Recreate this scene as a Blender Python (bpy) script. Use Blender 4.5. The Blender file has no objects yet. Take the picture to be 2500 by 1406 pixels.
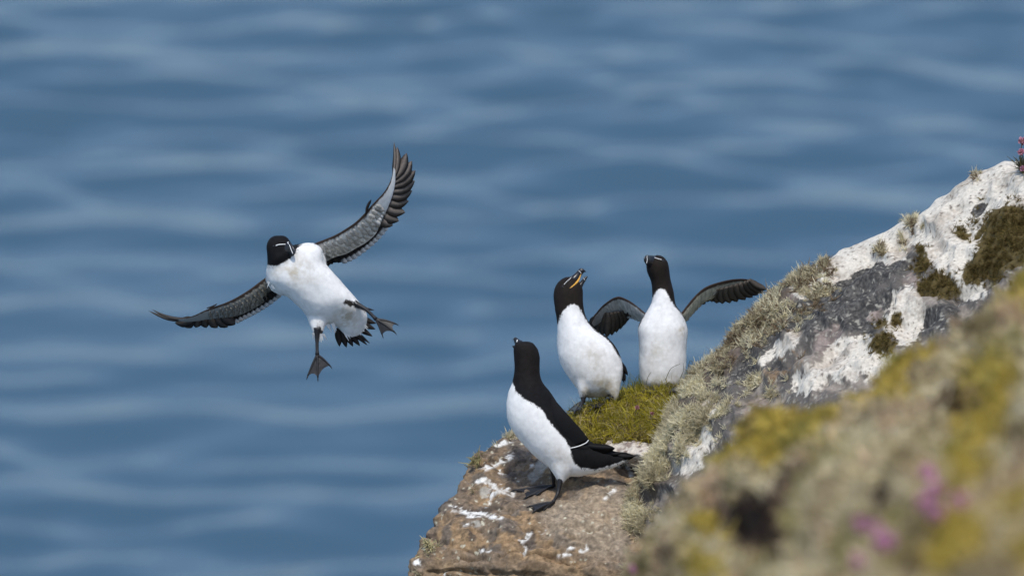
import bpy, bmesh, math, random
import numpy as np
from mathutils import Vector
from mathutils.bvhtree import BVHTree

random.seed(7)
rng = np.random.default_rng(7)
S = bpy.context.scene
COL = S.collection

# ------------------------------------------------------------------ camera, sky, sun, exposure
PITCH = math.radians(16.0)          # the lens looks down at the sea from the cliff top
CAM = np.array([0.0, 0.0, 46.0])    # eye 46 m above the water
FOCUS = 20.0                        # the birds are 20 m away
AX = np.array([1.0, 0.0, 0.0])
AU = np.array([0.0, math.sin(PITCH), math.cos(PITCH)])
AF = np.array([0.0, math.cos(PITCH), -math.sin(PITCH)])
cd = bpy.data.cameras.new('camera')
cam = bpy.data.objects.new('camera', cd)
COL.objects.link(cam)
cam.location = CAM
cam.rotation_euler = (math.radians(90) - PITCH, 0, 0)
cd.sensor_width = 36.0
cd.lens = 288.0
cd.clip_start = 0.5
cd.clip_end = 20000.0
cd.dof.use_dof = True
cd.dof.focus_distance = FOCUS
cd.dof.aperture_fstop = 5.0
S.camera = cam

SUN = np.array([0.02, -0.36, 0.90])
SUN = SUN / np.linalg.norm(SUN)
w = bpy.data.worlds.new('World')
S.world = w
w.use_nodes = True
nt = w.node_tree
bg = nt.nodes['Background']
sky = nt.nodes.new('ShaderNodeTexSky')
sky.sky_type = 'NISHITA'
sky.sun_disc = False
sky.sun_elevation = math.asin(SUN[2])
sky.sun_rotation = math.atan2(SUN[0], SUN[1])
nt.links.new(sky.outputs[0], bg.inputs[0])
bg.inputs[1].default_value = 0.15
sl = bpy.data.lights.new('sun', 'SUN')
sl.energy = 2.25
sl.angle = math.radians(6.0)   # thin veil of cloud
sl.color = (1.0, 0.955, 0.88)
so = bpy.data.objects.new('sun', sl)
COL.objects.link(so)
so.rotation_euler = Vector(SUN).to_track_quat('Z', 'Y').to_euler()
so.location = (0, 0, 80)
S.view_settings.view_transform = 'Standard'
S.view_settings.look = 'None'
S.view_settings.gamma = 1.0
S.view_settings.exposure = 0.36
S.view_settings.use_curve_mapping = False
S.render.engine = 'CYCLES'
S.cycles.use_denoising = True
S.cycles.max_bounces = 6


# ------------------------------------------------------------------ helpers
def W(px, py, t):
    """point seen at pixel (px,py) of the 2500x1406 photo, t metres along the view"""
    px = np.asarray(px, float); py = np.asarray(py, float); t = np.asarray(t, float)
    k = t / FOCUS / 1000.0
    x = (px - 1250.0) * k
    y = (703.0 - py) * k
    return CAM + x[..., None] * AX + y[..., None] * AU + t[..., None] * AF


def PX(P):
    d = np.asarray(P) - CAM
    t = d @ AF
    k = FOCUS / t * 1000.0
    return d @ AX * k + 1250.0, 703.0 - d @ AU * k, t


_perm = rng.permutation(256)
_perm = np.concatenate([_perm, _perm, _perm])
_grad = rng.normal(size=(256, 3))
_grad /= np.linalg.norm(_grad, axis=1)[:, None]


def pn(p, seed=0):
    p = np.asarray(p, float) + np.array([seed * 17.31, seed * 5.77, seed * 11.13])
    i = np.floor(p).astype(int)
    f = p - i
    u = f * f * f * (f * (f * 6 - 15) + 10)
    i &= 255
    r = 0.0
    for dx in (0, 1):
        wx = u[..., 0] if dx else 1 - u[..., 0]
        for dy in (0, 1):
            wy = u[..., 1] if dy else 1 - u[..., 1]
            for dz in (0, 1):
                wz = u[..., 2] if dz else 1 - u[..., 2]
                h = _perm[_perm[_perm[(i[..., 0] + dx) & 255] + ((i[..., 1] + dy) & 255)] + ((i[..., 2] + dz) & 255)]
                g = _grad[h]
                r = r + wx * wy * wz * (g[..., 0] * (f[..., 0] - dx) + g[..., 1] * (f[..., 1] - dy) + g[..., 2] * (f[..., 2] - dz))
    return r * 1.6


def fbm(p, o=4, seed=0, gain=0.5):
    a = 1.0; s = 0.0; q = np.asarray(p, float)
    for k in range(o):
        s = s + a * pn(q, seed + k)
        q = q * 2.03
        a *= gain
    return s


def sstep(a, b, x):
    t = np.clip((x - a) / (b - a), 0, 1)
    return t * t * (3 - 2 * t)


def lerp(a, b, m):
    a = np.asarray(a, float); b = np.asarray(b, float)
    m = np.asarray(m)
    return a * (1 - m[..., None]) + b * m[..., None]


def seg_dist(px, py, pts):
    """distance in px to a polyline"""
    d = np.full(np.shape(px), 1e9)
    for (x0, y0), (x1, y1) in zip(pts[:-1], pts[1:]):
        vx, vy = x1 - x0, y1 - y0
        L = vx * vx + vy * vy + 1e-9
        u = np.clip(((px - x0) * vx + (py - y0) * vy) / L, 0, 1)
        d = np.minimum(d, np.hypot(px - x0 - u * vx, py - y0 - u * vy))
    return d


def poly_sd(px, py, poly):
    """signed distance (inside positive)"""
    d = seg_dist(px, py, list(poly) + [poly[0]])
    ins = np.zeros(np.shape(px), bool)
    n = len(poly)
    for k in range(n):
        x0, y0 = poly[k]; x1, y1 = poly[(k + 1) % n]
        c = ((y0 > py) != (y1 > py)) & (px < (x1 - x0) * (py - y0) / (y1 - y0 + 1e-12) + x0)
        ins ^= c
    return np.where(ins, d, -d)


def mesh_np(name, V, F, col=None, smooth=True):
    me = bpy.data.meshes.new(name)
    V = np.asarray(V, np.float32)
    if isinstance(F, np.ndarray):
        n, k = F.shape
        me.vertices.add(len(V)); me.vertices.foreach_set('co', V.ravel())
        me.loops.add(n * k); me.loops.foreach_set('vertex_index', F.astype(np.int32).ravel())
        me.polygons.add(n)
        me.polygons.foreach_set('loop_start', np.arange(0, n * k, k, dtype=np.int32))
        me.polygons.foreach_set('loop_total', np.full(n, k, np.int32))
        me.update(calc_edges=True)
    else:
        me.from_pydata(V.tolist(), [], F)
        me.update()
    me.polygons.foreach_set('use_smooth', np.full(len(me.polygons), smooth))
    if col is not None:
        c = np.ones((len(V), 4), np.float32)
        c[:, :3] = col
        at = me.color_attributes.new('Col', 'FLOAT_COLOR', 'POINT')
        at.data.foreach_set('color', c.ravel())
    return me


def link(name, me, mat, parent=None, **props):
    o = bpy.data.objects.new(name, me)
    COL.objects.link(o)
    if me is not None and mat is not None:
        me.materials.clear(); me.materials.append(mat)
    if parent is not None:
        o.parent = parent
    for k, v in props.items():
        o[k] = v
    return o


def tag(o, label=None, cat=None, group=None, kind=None):
    for k, v in (('label', label), ('category', cat), ('group', group), ('kind', kind)):
        if v:
            o[k] = v
    return o


def empty(name, loc):
    o = bpy.data.objects.new(name, None)
    o.empty_display_size = 0.05
    COL.objects.link(o)
    o.location = loc
    return o


def material(name, rough=0.8, nscale=60.0, namt=0.25, bscale=250.0, bump=0.15, bdist=0.002, sheen=0.0, transl=0.0, spec=0.3, vscale=None):
    m = bpy.data.materials.new(name)
    m.use_nodes = True
    t = m.node_tree
    b = t.nodes['Principled BSDF']
    at = t.nodes.new('ShaderNodeAttribute'); at.attribute_name = 'Col'
    co = t.nodes.new('ShaderNodeTexCoord')
    n = t.nodes.new('ShaderNodeTexNoise')
    n.inputs['Scale'].default_value = nscale; n.inputs['Detail'].default_value = 6
    mp = t.nodes.new('ShaderNodeMapRange')
    mp.inputs[1].default_value = 0.3; mp.inputs[2].default_value = 0.7
    mp.inputs[3].default_value = 1 - namt; mp.inputs[4].default_value = 1 + namt * 0.6
    t.links.new(co.outputs['Object'], n.inputs['Vector'])
    t.links.new(n.outputs[0], mp.inputs[0])
    mx = t.nodes.new('ShaderNodeVectorMath'); mx.operation = 'SCALE'
    t.links.new(at.outputs['Color'], mx.inputs[0]); t.links.new(mp.outputs[0], mx.inputs['Scale'])
    t.links.new(mx.outputs[0], b.inputs['Base Color'])
    b.inputs['Roughness'].default_value = rough
    b.inputs['Specular IOR Level'].default_value = spec
    if sheen:
        b.inputs['Sheen Weight'].default_value = sheen
        b.inputs['Sheen Roughness'].default_value = 0.5
    if bump:
        n2 = t.nodes.new('ShaderNodeTexNoise')
        n2.inputs['Scale'].default_value = bscale; n2.inputs['Detail'].default_value = 5
        t.links.new(co.outputs['Object'], n2.inputs['Vector'])
        bp = t.nodes.new('ShaderNodeBump'); bp.inputs['Strength'].default_value = bump
        bp.inputs['Distance'].default_value = bdist
        t.links.new(n2.outputs[0], bp.inputs['Height']); t.links.new(bp.outputs[0], b.inputs['Normal'])
    if transl:
        tr = t.nodes.new('ShaderNodeBsdfTranslucent')
        t.links.new(mx.outputs[0], tr.inputs['Color'])
        ms = t.nodes.new('ShaderNodeMixShader'); ms.inputs[0].default_value = transl
        t.links.new(b.outputs[0], ms.inputs[1]); t.links.new(tr.outputs[0], ms.inputs[2])
        t.links.new(ms.outputs[0], t.nodes['Material Output'].inputs[0])
    return m


M_PLUME = material('plumage', 0.8, 90, 0.08, 420, 0.2, 0.0008, sheen=0.0, spec=0.15)
M_FEATHER = material('feather_vane', 0.62, 160, 0.18, 700, 0.2, 0.0006, transl=0.45, spec=0.3)
M_HORN = material('bill_horn', 0.32, 200, 0.15, 300, 0.1, 0.0005, spec=0.5)
M_SKIN = material('leg_skin', 0.5, 260, 0.35, 500, 0.5, 0.0008, spec=0.4)
M_MARK = material('white_mark', 0.6, 200, 0.05, 0, 0)
M_EYE = material('eye_gloss', 0.08, 10, 0.0, 0, 0, spec=0.6)
M_ROCK = material('rock', 0.9, 120, 0.3, 200, 0.5, 0.003, spec=0.2)
M_BOULDER = material('boulder_rock', 0.9, 150, 0.22, 260, 0.28, 0.002, spec=0.15)
M_HEATH = material('heath_blade', 0.7, 40, 0.2, 0, 0, transl=0.45, spec=0.15)
M_LICHEN = material('lichen', 0.9, 60, 0.2, 0, 0, transl=0.35, spec=0.1)
M_GRASS = material('grass_blade', 0.55, 40, 0.25, 0, 0, transl=0.3, spec=0.3)
M_PETAL = material('petal', 0.7, 80, 0.2, 0, 0, transl=0.25, spec=0.2)
M_EARTH = material('earth', 0.95, 60, 0.4, 150, 0.8, 0.005, spec=0.1)


def catmull(A, sub):
    A = np.asarray(A, float)
    P = np.vstack([2 * A[0] - A[1], A, 2 * A[-1] - A[-2]])
    out = []
    for k in range(1, len(P) - 2):
        for s in range(sub):
            u = s / sub
            p0, p1, p2, p3 = P[k - 1], P[k], P[k + 1], P[k + 2]
            out.append(0.5 * (2 * p1 + (p2 - p0) * u + (2 * p0 - 5 * p1 + 4 * p2 - p3) * u * u + (3 * p1 - p0 - 3 * p2 + p3) * u ** 3))
    out.append(A[-1])
    return np.array(out)


def grid_faces(r, n, closed=True):
    i = np.arange(r - 1)[:, None]; j = np.arange(n if closed else n - 1)[None, :]
    a = i * n + j; b = i * n + (j + 1) % n
    return np.stack([a, b, b + n, a + n], -1).reshape(-1, 4)


def loft(rings, t0, sub=10, nseg=48, power=2.0):
    """rings: (Lx,Ly,Rx,Ry,dt,e_front,e_back[,tilt]): tilt = how much farther R lies than L.  Returns world verts, faces, u, theta."""
    R = np.array([list(r) + [0.0] * (8 - len(r)) for r in rings], float)
    R = catmull(R, sub)
    th = np.linspace(0, 2 * math.pi, nseg, endpoint=False)
    c = np.sign(np.cos(th)) * np.abs(np.cos(th)) ** (2 / power)
    s = np.sign(np.sin(th)) * np.abs(np.sin(th)) ** (2 / power)
    cx = (R[:, 0] + R[:, 2]) / 2; cy = (R[:, 1] + R[:, 3]) / 2
    hx = (R[:, 2] - R[:, 0]) / 2; hy = (R[:, 3] - R[:, 1]) / 2
    px = cx[:, None] + hx[:, None] * c; py = cy[:, None] + hy[:, None] * c
    e = np.where(s > 0, R[:, 5][:, None], R[:, 6][:, None])
    t = t0 + R[:, 4][:, None] - s * e + c * R[:, 7][:, None] * 0.5
    V = W(px, py, t)
    r = len(R)
    F = grid_faces(r, nseg)
    V = V.reshape(-1, 3)
    caps = [list(range(nseg))[::-1], list(range((r - 1) * nseg, r * nseg))]
    u = np.repeat(np.linspace(0, 1, r), nseg); TH = np.tile(th, r)
    return V, F, caps, u, TH


def loft_mesh(name, rings, t0, base, colf, sub=8, nseg=24, power=2.0):
    V, F, caps, u, th = loft(rings, t0, sub, nseg, power)
    col = colf(V, u, th) if callable(colf) else np.tile(np.array(colf, float), (len(V), 1))
    return mesh_np(name, V - base, F.tolist() + caps, col)


def tube(P, r, n=8):
    P = np.asarray(P, float); r = np.broadcast_to(np.asarray(r, float), (len(P),))
    T = np.gradient(P, axis=0); T /= np.linalg.norm(T, axis=1)[:, None] + 1e-12
    ref = AF if abs(T[0] @ AF) < 0.9 else AU
    V = []
    th = np.linspace(0, 2 * math.pi, n, endpoint=False)
    for k in range(len(P)):
        a = np.cross(T[k], ref); a /= np.linalg.norm(a) + 1e-12
        b = np.cross(T[k], a)
        V.append(P[k] + r[k] * (np.cos(th)[:, None] * a + np.sin(th)[:, None] * b))
    V = np.concatenate(V)
    F = grid_faces(len(P), n).tolist()
    F += [list(range(n))[::-1], list(range((len(P) - 1) * n, len(P) * n))]
    return V, F


class Soup:
    def __init__(self):
        self.V = []; self.F = []; self.C = []; self.n = 0

    def add(self, V, F, col):
        V = np.asarray(V, float)
        self.F += [[i + self.n for i in f] for f in F]
        self.V.append(V); self.n += len(V)
        c = np.asarray(col, float)
        self.C.append(np.tile(c, (len(V), 1)) if c.ndim == 1 else c)

    def mesh(self, name, base, smooth=True):
        return mesh_np(name, np.concatenate(self.V) - base, self.F, np.concatenate(self.C), smooth)


def blades(root, direc, side, length, width, bend, col, nseg=3, droop=None, tipw=0.15):
    """strips: root (N,3), direc unit (N,3), side unit (N,3), bend (N,3) offset at the tip"""
    N = len(root)
    s = np.linspace(0, 1, nseg + 1)
    P = root[:, None] + direc[:, None] * (length[:, None] * s)[..., None] + bend[:, None] * (s ** 2)[None, :, None]
    ww = width[:, None] * (1 - (1 - tipw) * s ** 1.5)[None]
    L = P - side[:, None] * ww[..., None] * 0.5
    Rr = P + side[:, None] * ww[..., None] * 0.5
    V = np.stack([L, Rr], 2).reshape(-1, 3)
    k = 2 * (nseg + 1)
    base = (np.arange(N) * k)[:, None]
    j = np.arange(nseg)[None] * 2
    F = np.stack([base + j, base + j + 1, base + j + 3, base + j + 2], -1).reshape(-1, 4)
    C = np.repeat(col, k, axis=0)
    return V, F, C


def unit(v):
    return v / (np.linalg.norm(v, axis=-1, keepdims=True) + 1e-12)


def remesh(V, F, voxel, smooth=0, lam=0.5):
    me = bpy.data.meshes.new('tmp'); me.from_pydata(np.asarray(V).tolist(), [], F)
    bm = bmesh.new(); bm.from_mesh(me); bmesh.ops.recalc_face_normals(bm, faces=bm.faces); bm.to_mesh(me); bm.free()
    o = bpy.data.objects.new('tmp', me); COL.objects.link(o)
    md = o.modifiers.new('r', 'REMESH'); md.mode = 'VOXEL'; md.voxel_size = voxel
    dg = bpy.context.evaluated_depsgraph_get()
    m2 = bpy.data.meshes.new_from_object(o.evaluated_get(dg))
    V = np.empty(len(m2.vertices) * 3, np.float32); m2.vertices.foreach_get('co', V); V = V.reshape(-1, 3).astype(float)
    lt = np.empty(len(m2.polygons), np.int32); m2.polygons.foreach_get('loop_total', lt)
    li = np.empty(len(m2.loops), np.int32); m2.loops.foreach_get('vertex_index', li)
    assert (lt == 4).all()
    F = li.reshape(-1, 4)
    E = np.empty(len(m2.edges) * 2, np.int32); m2.edges.foreach_get('vertices', E); E = E.reshape(-1, 2)
    bpy.data.objects.remove(o); bpy.data.meshes.remove(me); bpy.data.meshes.remove(m2)
    deg = np.bincount(E.ravel(), minlength=len(V)).astype(float)[:, None]
    for _ in range(smooth):
        acc = np.zeros_like(V)
        for c in range(3):
            acc[:, c] = np.bincount(E[:, 0], V[E[:, 1], c], len(V)) + np.bincount(E[:, 1], V[E[:, 0], c], len(V))
        V = V + lam * (acc / np.maximum(deg, 1) - V)
    return V, F


def normals(V, F):
    a = V[F[:, 2]] - V[F[:, 0]]; b = V[F[:, 3]] - V[F[:, 1]]
    n = np.cross(a, b)
    N = np.zeros_like(V)
    for k in range(4):
        for c in range(3):
            N[:, c] += np.bincount(F[:, k], n[:, c], len(V))
    return unit(N)


def view_area(V, F):
    """area each vertex stands for (so that scattering does not depend on the mesh density)"""
    a = V[F[:, 2]] - V[F[:, 0]]; b = V[F[:, 3]] - V[F[:, 1]]
    n = np.cross(a, b)
    w_ = np.abs(n @ AF) + 0.25 * np.linalg.norm(n, axis=1)
    out = np.zeros(len(V))
    for k in range(4):
        out += np.bincount(F[:, k], w_, len(V))
    return out / np.median(out)


def hull(pts):
    bm = bmesh.new()
    for p in pts:
        bm.verts.new(p)
    r = bmesh.ops.convex_hull(bm, input=bm.verts)
    bm.verts.ensure_lookup_table()
    for v in [v for v in bm.verts if not v.link_faces]:
        bm.verts.remove(v)
    bm.verts.index_update()
    V = np.array([v.co[:] for v in bm.verts]); F = [[v.index for v in f.verts] for f in bm.faces]
    bm.free()
    return V, F


def bvh(V, F):
    return BVHTree.FromPolygons([tuple(v) for v in V], [tuple(int(i) for i in f) for f in F])


def shoot(tree, px, py, default_t=FOCUS):
    p = W(px, py, 1.0)
    d = unit(p - CAM)
    h = tree.ray_cast(Vector(CAM), Vector(d))
    if h[0] is None:
        return W(px, py, default_t), unit(-d)
    return np.array(h[0]), np.array(h[1])


# ------------------------------------------------------------------ the sea
def build_sea():
    def axis(lo, hi, step, far, g=1.16):
        a = list(np.arange(lo, hi + step, step))
        s = step
        up = []
        x = hi
        while x < far:
            s *= g; x += s; up.append(x)
        s = step; x = lo; dn = []
        while x > -far:
            s *= g; x -= s; dn.append(x)
        return np.array(dn[::-1] + a + up)
    xs = axis(-22, 22, 0.28, 9000)
    ys = axis(122, 215, 0.25, 9000)
    X, Y = np.meshgrid(xs, ys)
    att = sstep(34, 22, np.abs(X)) * sstep(260, 215, Y) * sstep(95, 122, Y)
    Z = np.zeros_like(X)
    r = np.random.default_rng(3)
    for k in range(110):
        lam = 1.2 * (5.6 / 1.2) ** r.random()
        ang = math.radians(90 + r.normal() * 19)
        kx, ky = math.cos(ang) * 2 * math.pi / lam, math.sin(ang) * 2 * math.pi / lam
        amp = 0.0072 * lam * (0.5 + r.random())
        Z += amp * np.sin(kx * X + ky * Y + r.random() * 6.28)
    P = np.stack([X, Y, X * 0], -1)
    Z *= 0.37 * (0.6 + 0.8 * np.clip(0.5 + 1.2 * fbm(P * np.array([0.10, 0.05, 1]), 2, 5), 0, 1))
    Z *= att
    V = np.stack([X, Y, Z], -1).reshape(-1, 3)
    F = grid_faces(len(ys), len(xs), closed=False)
    me = mesh_np('sea', V, F)
    m = bpy.data.materials.new('sea_water'); m.use_nodes = True
    t = m.node_tree; b = t.nodes['Principled BSDF']
    b.inputs['Base Color'].default_value = (0.043, 0.090, 0.136, 1)
    b.inputs['Roughness'].default_value = 0.25
    b.inputs['IOR'].default_value = 1.333
    co = t.nodes.new('ShaderNodeTexCoord')
    n = t.nodes.new('ShaderNodeTexNoise'); n.inputs['Scale'].default_value = 0.9; n.inputs['Detail'].default_value = 4
    mpn = t.nodes.new('ShaderNodeMapping'); mpn.inputs['Scale'].default_value = (0.55, 1.0, 1.0)
    t.links.new(co.outputs['Object'], mpn.inputs[0]); t.links.new(mpn.outputs[0], n.inputs['Vector'])
    bp = t.nodes.new('ShaderNodeBump'); bp.inputs['Strength'].default_value = 0.6; bp.inputs['Distance'].default_value = 0.1
    t.links.new(n.outputs[0], bp.inputs['Height']); t.links.new(bp.outputs[0], b.inputs['Normal'])
    link('sea', me, m, kind='structure')


build_sea()


# ------------------------------------------------------------------ rock ledge (brown sandstone slab)
def ledge_colour(V, N):
    px, py, t = PX(V)
    n1 = fbm(V * 9, 4, 1); n2 = fbm(V * 22, 4, 2); n3 = fbm(V * 70, 3, 3); n4 = fbm(V * 14, 4, 9)
    c = lerp((0.185, 0.138, 0.096), (0.275, 0.185, 0.104), sstep(-0.2, 0.45, n1))
    c = lerp(c, (0.14, 0.118, 0.098), 0.85 * sstep(0.1, 0.45, n4))
    c = lerp(c, (0.07, 0.055, 0.045), 0.8 * sstep(0.2, 0.5, n2))
    pale = sstep(190, 60, np.hypot((px - 1460), (py - 1265) * 1.5) + 60 * n1)
    c = lerp(c, (0.33, 0.265, 0.19), 0.75 * pale)
    och = sstep(1340, 1385, py + 45 * n1)
    c = lerp(c, (0.26, 0.18, 0.105), 0.6 * och)
    c = c * (1 + 0.42 * n3 + 0.2 * fbm(V * 180, 2, 8))[:, None]
    # pale crust lichen dots
    r = np.random.default_rng(11)
    dots = np.full(len(V), -99.0)
    cl = [(r.uniform(1020, 1520), r.uniform(1070, 1400)) for _ in range(70)]
    front = np.where((px > 980) & (px < 1560) & (py > 1040) & (py < 1450))[0]
    fx, fy = px[front], py[front]
    d = np.full(len(front), -99.0)
    for k in range(340):
        cx, cy = cl[r.integers(len(cl))]
        x = cx + r.normal() * 20; y = cy + r.normal() * 9
        R = abs(r.normal()) * 1.6 + 0.6
        m = np.abs(fx - x) < 12
        d[m] = np.maximum(d[m], R - np.hypot(fx[m] - x, (fy[m] - y) * 1.4))
    dots[front] = d
    c = lerp(c, (0.50, 0.47, 0.36), sstep(-1.2, 0.8, dots + 2.0 * n3))
    # bird lime
    W_ = [([(1163, 1175), (1185, 1172), (1203, 1185), (1213, 1198), (1240, 1200), (1250, 1208)], 9),
          ([(1208, 1195), (1196, 1215)], 8), ([(1190, 1230), (1196, 1226)], 5),
          ([(1102, 1244), (1130, 1246), (1170, 1250), (1195, 1262), (1225, 1266)], 5),
          ([(1145, 1262), (1180, 1260)], 2.5),
          ([(1175, 1152), (1200, 1140), (1225, 1125), (1255, 1114)], 4),
          ([(1215, 1088), (1252, 1080)], 4), ([(1130, 1284), (1150, 1280)], 4),
          ([(1300, 1300), (1290, 1315), (1275, 1325), (1286, 1335), (1284, 1352), (1278, 1355)], 3),
          ([(1318, 1297), (1322, 1299)], 5), ([(1330, 1293), (1326, 1300)], 3),
          ([(1478, 1215), (1492, 1204), (1500, 1200)], 7), ([(1515, 1135), (1530, 1125), (1535, 1145), (1545, 1160)], 5),
          ([(1420, 1345), (1435, 1338)], 5), ([(1390, 1340), (1400, 1336)], 5), ([(1020, 1373), (1024, 1375)], 8),
          ([(1360, 1360), (1395, 1355)], 3), ([(1225, 1155), (1228, 1158)], 4), ([(1290, 1140), (1300, 1134)], 5),
          ([(1085, 1400), (1095, 1397)], 6), ([(1185, 1345), (1200, 1350)], 4)]
    wd = np.full(len(V), -99.0)
    for pl, R in W_:
        wd = np.maximum(wd, R * 0.85 - seg_dist(px + 7 * n2 + 4 * n3, py + 5 * n3 + 4 * n4, pl))
    c = lerp(c, (0.74, 0.73, 0.69), sstep(-3.0, 4.0, wd * 0.9 - 1.0 + 5.5 * n3 + 4.5 * n2) * np.clip(0.82 + 0.5 * n3 + 0.4 * n2, 0.2, 1))
    grey = sstep(-3, 3, np.maximum(20 - np.hypot(px - 1185, (py - 1203) * 1.2), np.maximum(16 - np.hypot(px - 1160, (py - 1278) * 1.5),
           14 - seg_dist(px, py, [(1300, 1165), (1330, 1135)]))) + 8 * n2)
    c = lerp(c, (0.42, 0.40, 0.35), 0.75 * grey * (wd < -2))
    # hollow under the foot: its shade painted in dark brown
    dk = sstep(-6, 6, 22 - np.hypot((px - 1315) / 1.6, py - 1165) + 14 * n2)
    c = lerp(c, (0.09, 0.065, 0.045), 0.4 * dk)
    return np.clip(c, 0.01, 0.85)


def build_ledge():
    pts = [(1252, 1052, 20.36), (1222, 1066, 20.34), (1165, 1118, 20.24), (1132, 1190, 20.14), (1085, 1255, 20.05), (1036, 1322, 19.97),
           (1002, 1392, 19.90), (1000, 1440, 19.90), (1450, 1045, 20.40), (1640, 1070, 20.36),
           (1250, 1260, 19.96), (1380, 1290, 19.93), (1540, 1240, 19.97), (1180, 1372, 19.84), (1400, 1385, 19.82), (1640, 1300, 19.92),
           (1640, 1430, 19.80), (1640, 1470, 19.80), (1020, 1480, 19.92), (1200, 1480, 19.82), (1060, 1480, 20.5), (1150, 1250, 20.5), (1250, 1080, 20.52),
           (1640, 1100, 20.55), (1640, 1480, 20.5)]
    P = [W(*p) for p in pts]
    V, F = hull(P)
    V, F = remesh(V, F, 0.0035, 6)
    N = normals(V, F)
    px, py, t = PX(V)
    n = 0.014 * fbm(V * 7, 3, 21) + 0.010 * fbm(V * np.array([18, 18, 34]), 4, 22) + 0.0024 * fbm(V * 75, 3, 23)
    # bedding planes: worn steps
    h = (V @ (AU * 0.97 + AX * 0.12 + AF * 0.1)) * 26 + 0.8 * fbm(V * 6, 2, 31)
    fr = h - np.floor(h)
    n += 0.007 * (sstep(0, 0.75, fr) - sstep(0.8, 1.0, fr)) * sstep(1180, 1330, py)
    for pl, dep, wd in (([(1110, 1364), (1150, 1360), (1175, 1364), (1195, 1368)], 0.016, 4), ([(1222, 1358), (1260, 1353), (1300, 1354), (1340, 1363), (1390, 1372), (1440, 1380)], 0.018, 4),
                        ([(1040, 1397), (1100, 1394), (1180, 1398), (1290, 1402)], 0.012, 4), ([(1045, 1314), (1075, 1318), (1098, 1326)], 0.010, 4),
                        ([(1255, 1200), (1300, 1160), (1350, 1150)], 0.004, 6), ([(1120, 1340), (1150, 1342), (1170, 1352)], 0.008, 3), ([(1080, 1288), (1150, 1300), (1240, 1291)], 0.007, 3), ([(1200, 1334), (1260, 1325), (1330, 1335), (1410, 1324)], 0.008, 3),
                        ([(1150, 1222), (1220, 1238), (1290, 1264)], 0.006, 3), ([(1330, 1280), (1400, 1300), (1490, 1296)], 0.007, 3), ([(1180, 1120), (1230, 1140), (1290, 1130)], 0.006, 3), ([(1400, 1215), (1440, 1230), (1500, 1225)], 0.005, 3)):
        n -= dep * np.exp(-(seg_dist(px + 8 * fbm(V * 25, 2, 35), py + 8 * fbm(V * 25, 2, 36), pl) / wd) ** 2)
    V = V + N * n[:, None]
    N = normals(V, F)
    c = ledge_colour(V, N)
    me = mesh_np('rock_ledge', V, F, c)
    o = link('rock_ledge', me, M_ROCK)
    tag(o, kind='structure')
    return V, F, N


LV, LF, LN = build_ledge()
T_LEDGE = bvh(LV, LF)


def build_cliff():
    # the cliff below the frame that carries ledge and bank
    pts = []
    for (px, py, t) in [(1060, 1465, 19.98), (1640, 1465, 19.86), (1900, 1465, 19.9), (2700, 1300, 19.9), (2700, 1300, 22), (1150, 1465, 21.5), (1700, 1200, 21.8)]:
        pts.append(W(px, py, t))
    base = [p * np.array([1, 1, 0]) + np.array([dx, dy, -1.0]) for p, dx, dy in zip(pts, (-2, -1, 0, 3, 3, -3, 0), (-3, -5, -5, -4, 4, 3, 4))]
    V, F = hull(pts + base)
    V, F = remesh(V, F, 0.22, 2)
    N = normals(V, F)
    V = V + N * (0.25 * np.minimum(fbm(V * 0.5, 4, 51), 0) * sstep(-0.2, 2.5, pts[0][2] - V[:, 2]))[:, None]
    c = lerp((0.16, 0.12, 0.09), (0.24, 0.2, 0.15), sstep(-0.3, 0.4, fbm(V * 0.8, 4, 52)))
    link('cliff', mesh_np('cliff', V, F, c), M_ROCK, kind='structure')


build_cliff()


# ------------------------------------------------------------------ turf shelf behind the slab
def build_turf():
    pts = [(1388, 1030, 20.30), (1440, 1072, 20.20), (1500, 1084, 20.15), (1600, 1062, 20.12), (1700, 1010, 20.12),
           (1392, 1016, 20.40), (1450, 1002, 20.46), (1530, 962, 20.50), (1600, 942, 20.56), (1690, 935, 20.6), (1790, 950, 20.5), (1800, 1050, 20.2),
           (1400, 1030, 20.7), (1500, 985, 20.95), (1700, 960, 21.0), (1800, 960, 20.9),
           (1400, 1250, 20.6), (1500, 1250, 20.3), (1800, 1250, 20.3), (1800, 1250, 20.9), (1450, 1250, 20.9)]
    V, F = hull([W(*p) for p in pts])
    V, F = remesh(V, F, 0.006, 5)
    N = normals(V, F)
    V = V + N * (0.012 * fbm(V * 10, 3, 41) + 0.006 * fbm(V * 40, 3, 42))[:, None]
    N = normals(V, F)
    c = lerp((0.12, 0.09, 0.025), (0.19, 0.155, 0.03), sstep(-0.3, 0.3, fbm(V * 30, 3, 43)))
    link('turf_shelf', mesh_np('turf_shelf', V, F, c), M_EARTH, kind='structure')
    return V, F, N


TV, TF, TN = build_turf()
T_TURF = bvh(TV, TF)


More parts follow.
